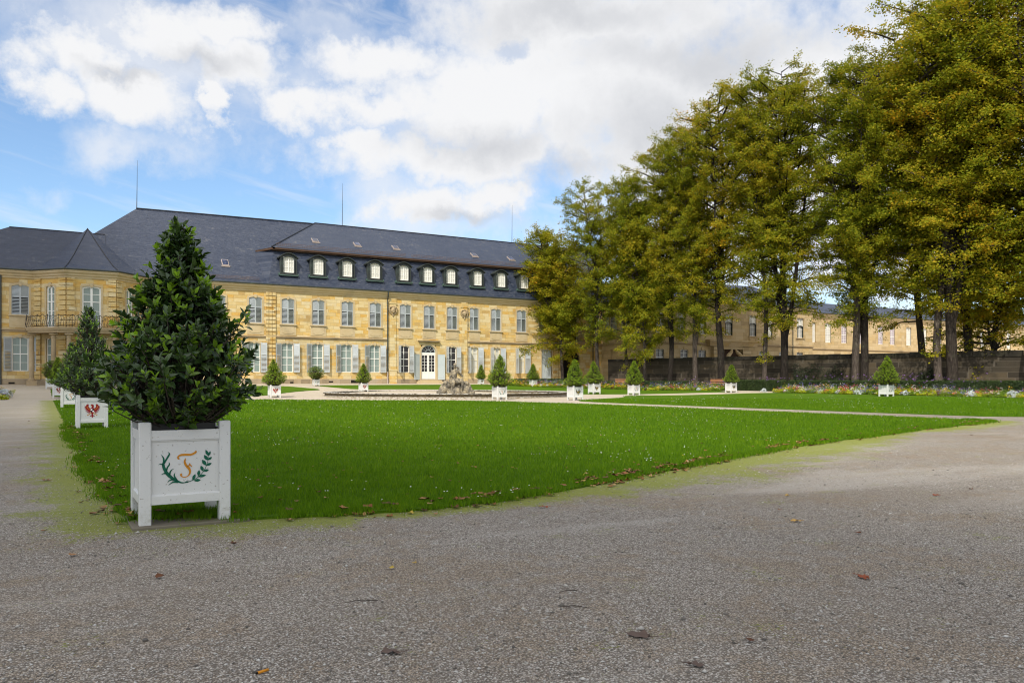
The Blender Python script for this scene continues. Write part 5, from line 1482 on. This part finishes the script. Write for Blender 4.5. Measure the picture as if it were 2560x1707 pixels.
# ------------------------------------------------------------------ orangery tubs
def stroke(mb, pts, ws, y, mi, tip=True, n=5):
    """tapering painted stroke through points (x, z)"""
    P = [Vector((p[0], p[1])) for p in pts]; C, W = [], []
    for i in range(len(P) - 1):
        p0, p1, p2, p3 = P[max(i - 1, 0)], P[i], P[i + 1], P[min(i + 2, len(P) - 1)]
        for k in range(n):
            t = k / n; C.append(.5 * ((2 * p1) + (p2 - p0) * t + (2 * p0 - 5 * p1 + 4 * p2 - p3) * t * t + (3 * p1 - p0 - 3 * p2 + p3) * t ** 3)); W.append(ws[i] + (ws[i + 1] - ws[i]) * t)
    C.append(P[-1]); W.append(ws[-1]); L, Rr = [], []
    for i, c in enumerate(C):
        d = (C[min(i + 1, len(C) - 1)] - C[max(i - 1, 0)]).normalized(); q = Vector((-d.y, d.x)) * W[i] / 2; L.append(c + q); Rr.append(c - q)
    for i in range(len(C) - 1): mb.quad((L[i].x, y, L[i].y), (Rr[i].x, y, Rr[i].y), (Rr[i + 1].x, y, Rr[i + 1].y), (L[i + 1].x, y, L[i + 1].y), mi)


def leafshape(mb, a, b, w, y, mi):
    a, b = Vector(a), Vector(b); d = b - a; q = Vector((-d.y, d.x)).normalized() * w
    pts = [a + d * t + q * s for t, s in ((0, .03), (.25, .34), (.5, .5), (.75, .34), (1, 0), (.75, -.34), (.5, -.5), (.25, -.34), (0, -.03))]
    mb.add([(p.x, y, p.y) for p in pts], (tuple(range(len(pts))),), mi)


def px(p): return ((p[0] - 1050) * .000294, (800 - p[1]) * .000294)


def emblem_wreath(full=True):
    mb = MB(); y = -.0025; S = lambda pts, ws: stroke(mb, [px(p) for p in pts], [w * .000294 for w in ws], y, 0)
    S([(1060, 1395), (900, 1390), (720, 1300), (560, 1180), (430, 1040), (330, 860), (285, 690), (300, 560), (290, 430), (215, 300)], [26, 50, 90, 110, 115, 105, 95, 62, 52, 4])
    for pts, ws in (([(310, 640), (370, 520), (470, 340), (490, 270), (435, 205)], [50, 62, 60, 40, 4]), ([(390, 930), (420, 800), (490, 680), (475, 595)], [50, 56, 46, 4]), ([(500, 1090), (520, 960), (570, 890), (650, 850)], [50, 52, 36, 4]),
                    ([(760, 1310), (680, 1180), (655, 1090), (685, 1000)], [56, 56, 44, 4]), ([(290, 690), (200, 650), (115, 675)], [60, 36, 4]), ([(400, 1020), (310, 1005), (215, 1050)], [70, 46, 4]), ([(640, 1250), (500, 1280), (420, 1365)], [70, 46, 4]), ([(780, 1360), (600, 1360), (455, 1465)], [80, 50, 4])): S(pts, ws)
    S([(1060, 1395), (1200, 1355), (1400, 1270), (1580, 1120), (1700, 960), (1790, 760), (1840, 560), (1850, 420)], [26, 24, 22, 22, 20, 18, 16, 8])
    for a, b, w in (((1850, 430), (1745, 180), 105), ((1850, 430), (1920, 240), 85), ((1835, 600), (1690, 375), 125), ((1835, 580), (1975, 470), 95), ((1770, 790), (1625, 555), 135), ((1770, 790), (1965, 705), 105), ((1665, 1010), (1575, 780), 120), ((1665, 1000), (1865, 960), 105),
                    ((1490, 1180), (1520, 945), 115), ((1470, 1200), (1770, 1160), 110), ((1290, 1320), (1385, 1090), 115), ((1330, 1340), (1580, 1330), 115)): leafshape(mb, px(a), px(b), w * .000294, y, 0)
    S([(1030, 1400), (1080, 1375), (1140, 1385)], [40, 60, 40])
    lt = MB(); T_ = lambda pts, ws: stroke(lt, [px(p) for p in pts], [w * .000294 for w in ws], y, 0)
    T_([(835, 490), (790, 470), (800, 390), (900, 345), (1060, 340), (1230, 345), (1360, 290), (1410, 240), (1385, 195)], [46, 56, 60, 78, 80, 74, 76, 58, 8])
    T_([(1055, 465), (1015, 590), (1060, 740), (1150, 850), (1200, 960), (1180, 1080), (1110, 1160), (1000, 1190), (910, 1150), (885, 1090), (920, 1060)], [6, 66, 84, 92, 74, 60, 36, 30, 42, 66, 50])
    T_([(1110, 780), (1180, 740), (1190, 670)], [56, 40, 36]); T_([(1180, 690), (1230, 760), (1265, 815)], [28, 44, 22])
    return mb, M['egreen'], lt, M['eorange']


def emblem_eagle(black=False):
    mb = MB(); y = -.0025; k = .00049
    Q = lambda p: ((p[0] - 900) * k, (880 - p[1]) * k)
    S = lambda pts, ws, mi, yy_=y: stroke(mb, [Q(p) for p in pts], [w * k for w in ws], yy_, mi)
    for s in (-1, 1):
        X = lambda pts: [(900 + s * (p[0] - 900), p[1]) for p in pts]
        S(X([(980, 860), (1120, 790), (1200, 680), (1180, 520), (1110, 520)]), [190, 210, 190, 130, 60], 0)
        for i in range(9):
            t = i / 8; bx, by = 1230 - 190 * t, 620 + 300 * t; an = R(-12 + 78 * t); L = 150 + 60 * math.sin(t * 3)
            S(X([(bx - 30, by - 10), (bx + L * .6 * math.cos(an), by + L * .6 * math.sin(an) * 1.1 + 10), (bx + L * math.cos(an), by + L * math.sin(an) * 1.15 + 30)]), [58, 42, 6], 0)
        S(X([(980, 830), (1090, 800), (1180, 720), (1215, 600)]), [30, 30, 30, 54], 1, y - .0012)
        S(X([(960, 1010), (1010, 1080), (1110, 1150), (1200, 1200)]), [80, 40, 34, 26], 1); S(X([(1110, 1150), (1210, 1160)]), [24, 14], 1); S(X([(1110, 1150), (1170, 1240)]), [24, 14], 1); S(X([(1060, 1130), (1010, 1170)]), [20, 12], 1)
        S(X([(900, 1210), (980, 1230), (1020, 1270)]), [40, 60, 70], 0)
    S([(900, 760), (930, 640), (930, 540), (870, 510), (810, 540)], [170, 120, 110, 90, 30], 0); S([(880, 550), (850, 580), (790, 560)], [50, 40, 8], 1, y - .0012)
    S([(900, 780), (900, 900), (900, 1040), (900, 1180), (900, 1300), (900, 1370)], [260, 290, 130, 90, 90, 6], 0)
    if not black:
        for (x0, x1, z0, z1, mi) in ((800, 895, 785, 885, 2), (905, 1005, 785, 885, 3), (800, 895, 890, 985, 3), (905, 1005, 890, 985, 2)):
            a, b = Q((x0, z0)), Q((x1, z1)); mb.quad((a[0], y - .0024, b[1]), (b[0], y - .0024, b[1]), (b[0], y - .0024, a[1]), (a[0], y - .0024, a[1]), mi)
    else:
        S([(830, 780), (900, 900), (970, 780)], [30, 44, 30], 1, y - .0018)
    return mb, [M['eblack'] if black else M['ered'], M['eyellow'] if black else M['eorange'], M['ewhite'], M['eblack']]


TW, TH = .88, 1.065
EMB = {}
for nm, q in dict(wreath=emblem_wreath(), red_eagle=emblem_eagle(), black_eagle=emblem_eagle(True)).items(): EMB[nm] = q


def make_tub(kind):
    root = empty('planter_tub', (0, 0, 0)); h = TW / 2; p = .112
    for sx in (-1, 1):
        for sy in (-1, 1):
            mb = MB(); a, b = sorted((sx * h, sx * (h - p))); c, d = sorted((sy * h, sy * (h - p))); mb.bevbox(a, b, c, d, -.03, TH, .008); mb.build('leg', M['tub'], root)
    fronts = []
    for i in range(4):
        mb = MB(); w = h - p + .002; f = h - .012
        mb.box(-w, w, -f, -f + .045, .875, .978); mb.box(-w, w, -f, -f + .045, .205, .292); mb.box(-w, w, -f + .022, -f + .04, .292, .875)
        mb.box(-w, w, -f + .012, -f + .03, .860, .875); mb.add([(-w, -f, .292), (w, -f, .292), (w, -f + .022, .31), (-w, -f + .022, .31)], ((0, 1, 2, 3),))
        o = mb.build('side_panel', M['tub'], root); o.rotation_euler = (0, 0, i * math.pi / 2); fronts.append(o)
    em = EMB[kind]
    for mb, mats, nm in zip(em[::2], em[1::2], ('wreath_emblem', 'painted_lettering') if kind == 'wreath' else ('eagle_emblem',)):
        e = mb.build(nm, mats, fronts[0]); e.location = (0, -(h - .012) + .0195, .585); e.scale = (.95, 1, .95)
    mb = MB(); q = h - .10; mb.box(-q, q, -q, q, .24, .30); ri = h - .13
    for a, b, c, d in ((-ri, ri, -ri, -ri + .02), (-ri, ri, ri - .02, ri), (-ri, -ri + .02, -ri + .02, ri - .02), (ri - .02, ri, -ri + .02, ri - .02)): mb.box(a, b, c, d, .30, 1.04)
    mb.box(-ri + .02, ri - .02, -ri + .02, ri - .02, .30, .96)
    mb.build('inner_pot', M['black'], root)
    return root


# ------------------------------------------------------------------ laurels
def laurel_near(seed=4, prof=None, nsh=820, leafk=1.0, matn='laurel', yp=.55, stray=True):
    rr = random.Random(seed); r = np.random.default_rng(seed)
    H = 2.17; prof = prof or [(0, .26), (.05, .50), (.12, .76), (.22, .87), (.34, .78), (.46, .61), (.58, .47), (.7, .37), (.8, .28), (.9, .19), (.97, .10), (1, .03)]
    def pr(t):
        for (a, b), (c, d) in zip(prof, prof[1:]):
            if t <= c: return b + (d - b) * (t - a) / (c - a)
        return .04
    tb = MB(); tb.tube([(0, 0, -.12), (.01, 0, .15), (.0, .02, .8), (.02, 0, 1.5), (.0, 0, 2.05)], [.05, .042, .035, .02, .006], 8)
    for k in range(4): a = k * 1.6 + .3; tb.tube([(0, 0, -.1), (.08 * math.cos(a), .08 * math.sin(a), .1), (.2 * math.cos(a), .2 * math.sin(a), .7), (.22 * math.cos(a), .22 * math.sin(a), 1.3)], [.03, .026, .02, .006], 6)
    shoots = []
    tries = 0
    while len(shoots) < nsh and tries < 9000:
        tries += 1
        t = rr.random(); R_ = pr(t)
        if rr.random() > R_ / .8 + .12: continue
        a = rr.uniform(0, 2 * math.pi); bump_ = 1 + .07 * math.sin(a * 3 + t * 9) + .05 * math.sin(a * 7 - t * 15) + .04 * rr.gauss(0, 1)
        if math.sin(a * 2.3 + t * 7.7 + 1) * math.sin(t * 13 + a * 1.3) > .80: continue
        d = rr.random() ** .42; rad = R_ * bump_ * (.25 + .75 * d)
        shoots.append((Vector((rad * math.cos(a), rad * math.sin(a), .06 + t * (H - .1))), a, t, d))
    for a, t, rad in () if not stray else ((2.75, .70, .62), (2.62, .72, .56), (5.9, .52, .88), (6.0, .5, .84), (3.4, .3, .92)):   # stray shoots that stick out
        shoots.append((Vector((rad * math.cos(a + R(-YAW)), rad * math.sin(a + R(-YAW)), .06 + t * H)), a + R(-YAW), t, 1.0))
    V, F, Y = [], [], []
    for p, a, t, d in shoots:
        out = Vector((math.cos(a), math.sin(a), 0)); up = .55 + .55 * t
        dr = (out * rr.uniform(.6, 1) + Vector((rr.gauss(0, .25), rr.gauss(0, .25), up + rr.gauss(0, .25)))).normalized()
        L = rr.uniform(.10, .17); st = p - dr * L
        b0 = Vector((p.x * .25, p.y * .25, max(.05, p.z - .32 - .35 * p.to_2d().length)))
        if rr.random() < .6: tb.tube([b0, b0.lerp(st, .55) + Vector((0, 0, -.05)), st, p], [.011, .008, .005, .003], 4, cap=False)
        e1 = dr.cross(Vector((.3, .2, 1))).normalized(); e2 = dr.cross(e1)
        young = d > .6 and rr.random() < yp
        n = rr.randint(7, 10)
        for k in range(n):
            s = k / (n - 1); an = k * 2.399 + rr.uniform(-.3, .3); base = st + dr * L * s
            spread = R(72 - 44 * s + rr.gauss(0, 9)); lat = e1 * math.cos(an) + e2 * math.sin(an)
            ld = (dr * math.cos(spread) + lat * math.sin(spread)).normalized()
            ln = leafk * rr.uniform(.08, .145) * (1 - .3 * s * (1 if young else .4)); w = ln * rr.uniform(.42, .54)
            nrm = (dr - ld * dr.dot(ld)); nrm = (nrm if nrm.length > .05 else lat).normalized(); side = ld.cross(nrm)
            droop = rr.uniform(-.02, .15)
            q0 = base; m1 = base + ld * ln * .38; m2 = base + ld * ln * .72 - nrm * ln * droop * .5; tip = base + ld * ln - nrm * ln * droop; f = w * .22
            b = len(V)
            V += [q0, m1 + side * w * .46 + nrm * f, m1, m1 - side * w * .46 + nrm * f, m2 + side * w * .36 + nrm * f * .8, m2, m2 - side * w * .36 + nrm * f * .8, tip]
            F += [(b, b + 1, b + 2, b + 2), (b, b + 2, b + 3, b + 3), (b + 1, b + 4, b + 5, b + 2), (b + 2, b + 5, b + 6, b + 3), (b + 4, b + 7, b + 5, b + 5), (b + 5, b + 7, b + 6, b + 6)]
            yv = max(0, min(1, (max(0, s * 1.5 - .4) if young else .0) * rr.uniform(.7, 1.1) + (.06 if d > .7 else 0))); Y += [yv] * 6
    F3 = [f if f[2] != f[3] else f[:3] for f in F]
    me = bpy.data.meshes.new('crown'); me.from_pydata([tuple(v) for v in V], [], F3); at = me.attributes.new('young', 'FLOAT', 'FACE'); at.data.foreach_set('value', Y)
    me.materials.append(M[matn]); me.polygons.foreach_set('use_smooth', [True] * len(F3)); me.update()
    tm = MB(); tm.v, tm.f, tm.mi = tb.v, tb.f, tb.mi; t_ = tm.build('trunk', M['bark'], None, True); tme = t_.data; bpy.data.objects.remove(t_)
    return tme, me


LN = laurel_near()
CONE = [(0, .22), (.05, .5), (.13, .74), (.22, .80), (.34, .70), (.5, .54), (.65, .40), (.8, .27), (.92, .17), (1, .06)]
SKIRT = [(0, .2), (.05, .52), (.12, .78), (.22, .82), (.30, .70), (.36, .58), (.5, .50), (.65, .40), (.8, .29), (.92, .2), (1, .1)]
BALL = [(0, .2), (.08, .45), (.2, .68), (.4, .80), (.6, .80), (.8, .62), (.93, .38), (1, .1)]
LM = laurel_near(14, SKIRT, 760, .72, 'laurel', .5, False)
LF = [laurel_near(21, SKIRT, 900, .66, 'laurelfar', .7, False), laurel_near(22, None, 900, .66, 'laurelfar', .7, False), laurel_near(23, CONE, 1000, .62, 'laurelfar', .7, False)]; LB = laurel_near(30, BALL, 900, .55, 'laurelfar', .15, False)
PROTO = {}


def tub_and_tree(kind, x, y, tubh, crown_h, crown_w, label, tlabel, meshes=None, rz=0, cat='planter', emb=True):
    """white tub with its front left corner's ground position measured; tree standing in it"""
    s = tubh / TH
    if kind not in PROTO: PROTO[kind] = make_tub(kind); o = PROTO[kind]
    else: o = copy_tree(PROTO[kind])
    cx, cy = x + TW / 2 * s, y + TW / 2 * s; z = gzf(cx, cy - TW / 2 * s)
    o.location = (cx, cy, z + (.03 if y < 10 else 0)); o.scale = (s, s, s * ((TH - .03) / TH if y < 10 else 1)); tag(o, label, 'planter', 'white wooden tubs of the laurel trees')
    root = empty('laurel_tree', (cx, cy, z + .97 * s), 0, tlabel, 'potted tree', 'clipped laurel trees in white tubs')
    tm, cm = meshes or LF[0]
    for nm, me in (('trunk', tm), ('crown', cm)):
        q = bpy.data.objects.new(nm, me); COL.objects.link(q); adopt(q, root)
        q.scale = (crown_w, crown_w, crown_h) if meshes is LN else (crown_w / 1.34, crown_w / 1.34, crown_h / 2.14); q.rotation_euler = (0, 0, rz)
    if meshes is not LN: root.rotation_euler = (.035 * math.sin(x * 3 + 1), .035 * math.sin(y * 2), 0)


tub_and_tree('wreath', .87, 8.83, 1.065, 1.04, 1, 'large white tub with the golden F in a green wreath, close to the camera', 'biggest laurel tree with glossy dark leaves and bright shoots, nearest the camera', LN, .0)
tub_and_tree('red_eagle', .97, 27.2, 1.03, 2.75, 1.42, 'white tub with the red eagle, next one behind the big F tub', 'laurel tree in the red eagle tub just behind the big one, pointed top', LM, 1)
tub_and_tree('wreath', 1.0, 47.6, 1.08, 2.45, 1.45, 'white F wreath tub half hidden behind the second red eagle tub of the path row', 'laurel tree third along the left path, blunt crown', LM, 2.6)
tub_and_tree('red_eagle', .9, 68.3, 1.03, 2.1, 1.35, 'white tub with a half hidden red eagle, fourth along the left path', 'laurel tree fourth along the left path', LF[0], 3)
tub_and_tree('wreath', .55, 82.2, .95, 1.7, 1.35, 'farthest white wreath tub of the left path row, near the balcony columns', 'roundish laurel tree at the far end of the left path row', LB, 1)
tub_and_tree('red_eagle', 16.0, 65.3, 1.03, 2.15, 1.6, 'white red eagle tub beside the left end of the fountain basin', 'laurel tree left of the fountain with a wide uneven skirt', LF[1], .5)
tub_and_tree('wreath', 25.4, 84.9, .77, 1.45, 1.6, 'small white wreath tub under the ball shaped laurel before the palace', 'ball shaped laurel standing before the palace windows', LB, 2)
tub_and_tree('red_eagle', 26.6, 73.6, .88, 1.95, 1.42, 'white red eagle tub behind the fountain rim on its left half', 'narrow pointed laurel behind the left half of the fountain', LF[2], 2.2)
tub_and_tree('black_eagle', 46.3, 86.3, .72, 1.8, 1.2, 'smallest white tub with a black eagle, close to the palace wall', 'small pointed laurel close to the palace wall right of the garden door', LF[0], 1.1)
tub_and_tree('wreath', 28.8, 51.0, 1.0, 2.4, 1.6, 'white F wreath tub standing in front of the fountain rim right of the statue', 'big open laurel in front of the fountain right of the statue', LF[1], 4)
tub_and_tree('wreath', 50.5, 81.0, .87, 2.0, 1.45, 'white wreath tub with no letter visible, before the far flower bed by the blue door', 'dark laurel before the blue side door and far flower bed', LF[2], 5)
tub_and_tree('black_eagle', 32.9, 47.2, 1.03, 2.0, 1.45, 'white black eagle tub at the right end of the fountain basin, nearer of two', 'bright laurel with a flared skirt at the right end of the fountain', LF[0], 2)
tub_and_tree('black_eagle', 47.4, 64.6, 1.1, 2.3, 1.65, 'white black eagle tub on the lawn edge just behind the one by the fountain', 'laurel just behind the flared one at the right end of the fountain', LF[1], 3)
tub_and_tree('wreath', 48.3, 59.5, 1.02, 2.35, 1.6, 'white wreath tub at the path edge below the end of the garden wall', 'broad conical laurel before the end of the garden wall', LF[2], 1.7)
tub_and_tree('black_eagle', 58.5, 57.0, .98, 1.85, 1.45, 'white black eagle tub beside the hedge block and bench', 'laurel before the hedge block and the thick dark linden trunk', LF[0], 4)
tub_and_tree('wreath', 57.0, 39.1, .98, 2.3, 1.65, 'rightmost white wreath tub before the long flower bed', 'rightmost laurel with a tall conical crown before the garden wall', LF[1], 5.2)


sl_ = MB(); sl_.bevbox(.80, 1.93, 8.74, 9.75, -.06, .03, .008); tag(sl_.build('paving_slab', M['mossyslab']), 'flat mossy stone slab under the big near planter', 'slab')


# ------------------------------------------------------------------ loose stones on the gravel
def pebbles():
    X, Y, D = cam_sample(62000, 3.7, 17, 31, 1.0); k = np.ones(len(X), bool)
    for q in LP.values(): k &= ~inside(q[::2], X, Y)
    X, Y = X[k], Y[k]; r = np.random.default_rng(41); pat = np.sin(X * 1.3 + 2 * np.sin(Y * .9)) + np.sin(Y * 1.7 + X * .6) + r.normal(0, .9, len(X)); k = pat > -.6; X, Y = X[k], Y[k]; n = len(X)
    s = np.exp(r.normal(math.log(.0055), .38, n)); a = r.uniform(0, 2 * math.pi, n)
    oc = np.array([(1, 0, 0), (0, 1, 0), (-1, 0, 0), (0, -1, 0), (.1, .1, 1), (0, 0, -.6)], float)
    V = oc[None] * s[:, None, None] * r.uniform(.65, 1.25, (n, 6, 3)) * np.array([1.25, .9, .7])
    c, d = np.cos(a)[:, None], np.sin(a)[:, None]; x = V[..., 0] * c - V[..., 1] * d; y = V[..., 0] * d + V[..., 1] * c
    V = np.stack([x + X[:, None], y + Y[:, None], V[..., 2] + s[:, None] * .25], -1).reshape(-1, 3)
    f = np.array([(0, 1, 4), (1, 2, 4), (2, 3, 4), (3, 0, 4), (1, 0, 5), (2, 1, 5), (3, 2, 5), (0, 3, 5)]); F = (f[None] + np.arange(n)[:, None, None] * 6).reshape(-1, 3)
    tag(np_mesh('loose_gravel', V, F, M['pebble']), 'loose grey stones lying on the gravel', 'gravel', kind='stuff')


pebbles()


# ------------------------------------------------------------------ daisies, fallen leaves and small things on the ground
def daisies():
    X, Y, D = cam_sample(9000, 9, 70, 8, .62); k = np.zeros(len(X), bool)
    for q in LP.values(): k |= inside(q[::2], X, Y)
    pat = np.sin(X * .7 + 1) * np.sin(Y * .5 + X * .2) + .5 * np.sin(X * 1.9 + Y * 1.3); r = np.random.default_rng(2)
    k &= (pat + r.normal(0, .5, len(X)) > .7); X, Y, D = X[k][:1500], Y[k][:2600], D[k][:2600]; n = len(X)
    P = np.stack([X, Y, gz(X, Y) + .085], 1); N = np.stack([r.normal(-.2, .3, n), r.normal(-.3, .3, n), np.ones(n)], 1)
    V, F = leaf_cards(P, N, np.full(n, .024) * np.maximum(1, D / 26), 3, 1.0, .0)
    C = np.tile(np.array([.8, .8, .76, 1.0]), (n, 1)); yl = r.random(n) < .07; C[yl] = (.7, .5, .03, 1)
    tag(np_mesh('daisies', V, F, M['bloom'], attrs={'col': ('FLOAT_COLOR', 'FACE', C)}), 'small white daisies dotted over the lawns', 'daisies', kind='stuff')


daisies()


def dead_leaf_mesh(P, rotn, size, seed):
    """curled leaves, each a 3x2 grid"""
    r = np.random.default_rng(seed); n = len(P); V = np.zeros((n, 9, 3)); a = rotn
    for i, u in enumerate((-1, 0, 1)):
        for j, v in enumerate((-1, 0, 1)):
            w = .30 if u else .62
            lx = u * .6 * size; ly = v * w * size * (.75 if u == 1 else 1)
            z = (u * u * r.uniform(-.1, .55, n) + v * v * r.uniform(0, .35, n)) * size * .6
            V[:, i * 3 + j, 0] = P[:, 0] + lx * np.cos(a) - ly * np.sin(a); V[:, i * 3 + j, 1] = P[:, 1] + lx * np.sin(a) + ly * np.cos(a); V[:, i * 3 + j, 2] = P[:, 2] + z
    f = np.array([(0, 3, 4, 1), (1, 4, 5, 2), (3, 6, 7, 4), (4, 7, 8, 5)])
    return V.reshape(-1, 3), (f[None] + np.arange(n)[:, None, None] * 9).reshape(-1, 4)


def fallen():
    r = np.random.default_rng(17); E_ = LP['near']; n = 900
    i = r.integers(0, len(E_), n * 6); e = E_[i]
    w = np.where(e[:, 0] < 1.2, .45, np.where(e[:, 0] < 3, .35, np.where(e[:, 0] < 16, 1.0, .55))) * ((e[:, 1] < 28) & ((e[:, 0] < 26) | (e[:, 1] < 16)))
    k = r.random(n * 6) < w * .5 * (.35 + (np.sin(i * .31) + .6 * np.sin(i * .083) > -.3)); e = e[k]
    p = e + r.normal(0, .13, e.shape) + np.abs(r.normal(0, .12, (len(e), 1))) * np.array([[.15, .9]]) * (r.random((len(e), 1)) < .5)
    X, Y, D = cam_sample(1500, 4.3, 34, 6, .8); q = np.stack([X, Y], 1); ins = inside(E_[::2], X, Y)
    keep = np.where(ins, r.random(len(X)) < .5, r.random(len(X)) < .022); q = q[keep]
    A = np.concatenate([p, q]); n = len(A); z = gz(A[:, 0], A[:, 1]) + np.where(inside(E_[::2], A[:, 0], A[:, 1]), .07, .012)
    V, F = dead_leaf_mesh(np.concatenate([A, z[:, None]], 1), r.uniform(0, 6.3, n), np.where(np.arange(n) < len(p), r.uniform(.04, .09, n), r.uniform(.025, .06, n)), 4)
    tag(np_mesh('fallen_leaves', V, F, M['deadleaf'], smooth=True), 'brown fallen leaves littering the lawn edge and gravel', 'leaves', kind='stuff')


fallen()


def on_ground(pxD, pyD):
    x, y = pxD * 2560 / 2352, pyD * 2560 / 2352; dx, dy = ray(x); d = CAMH * 2010 / (y - 948); return dx * d, dy * d


def single_leaf(pD, size, label, seed, col):
    x, y = on_ground(*pD); r = random.Random(seed); mb = MB()
    n = 18; pts = []
    for i in range(n):
        a = 2 * math.pi * i / n; lob = .62 + .3 * abs(math.cos(a * 2.5)) + .1 * r.random(); pts.append((size * lob * math.cos(a), size * .62 * lob * math.sin(a)))
    mb.add([(0, 0, .012)] + [(px_, py_, .004 + .35 * size * r.random() ** 1.5) for px_, py_ in pts], [(0, i + 1, (i + 1) % n + 1) for i in range(n)])
    mb.tube([(size * .5, 0, .012), (size * 1.1, .01, .012), (size * 1.5, .03, .02)], .0022, 4)
    o = mb.build('fallen_leaf', col, None, True); o.location = (x, y, .004); o.rotation_euler = (0, 0, r.uniform(0, 6)); tag(o, label, 'leaf', 'single leaves lying on the gravel')


bl_ = mat('dark_brown_leaf', plain((.11, .075, .06), .25, 20)); rl_ = mat('reddish_leaf', plain((.26, .07, .03), .25, 20)); yl_ = mat('yellow_leaf', plain((.50, .30, .08), .2, 20))
single_leaf((1465, 1461), .085, 'big dull brown lobed leaf on the gravel at lower right of centre', 1, bl_)
single_leaf((897, 1500), .065, 'brown leaf on the gravel near the bottom edge left of centre', 2, bl_)
single_leaf((105, 1104), .075, 'reddish leaf alone on the left path', 3, rl_)
single_leaf((1827, 1198), .06, 'pale yellow leaf on the gravel at right', 4, yl_)
single_leaf((1983, 1328), .06, 'brown curled leaf on the gravel at lower right', 5, rl_)
single_leaf((1600, 1530), .05, 'dark leaf at the bottom edge right of centre', 6, bl_)
single_leaf((2148, 1138), .06, 'brown leaf lying on the sunlit gravel at right', 7, rl_)
single_leaf((1248, 1166), .06, 'brown leaf on the gravel just below the lawn edge', 8, rl_)
x, y = on_ground(604, 1546)
cg = empty('cigarette_end', (x, y, .008), R(18), 'orange cigarette end on the gravel near the bottom edge', 'cigarette end')
mb = MB(); mb.tube([(-.030, 0, .004), (.030, 0, .005)], .0072, 10); mb.build('filter', M['eorange'], cg, True)
mb = MB(); mb.tube([(-.040, 0, .003), (-.030, 0, .004)], [.005, .0068], 8); mb.build('burnt_tip', M['dark'], cg, True)
for i, (a, b, L) in enumerate((((830, 1383), 12, .22), ((1320, 1396), -8, .16), ((1305, 1360), 20, .14))):
    x, y = on_ground(*a); mb = MB(); mb.tube([(-L / 2, 0, .008), (0, .012, .014), (L / 2, 0, .008)], .003, 5); o = mb.build('twig', M['bark']); o.location = (x, y, 0); o.rotation_euler = (0, 0, R(b - 30))
    tag(o, ('longest thin dry twig on the gravel left of centre', 'short curved twig on the gravel right of centre', 'small straight twig on the gravel above the curved one')[i], 'twig', 'dry twigs on the gravel')
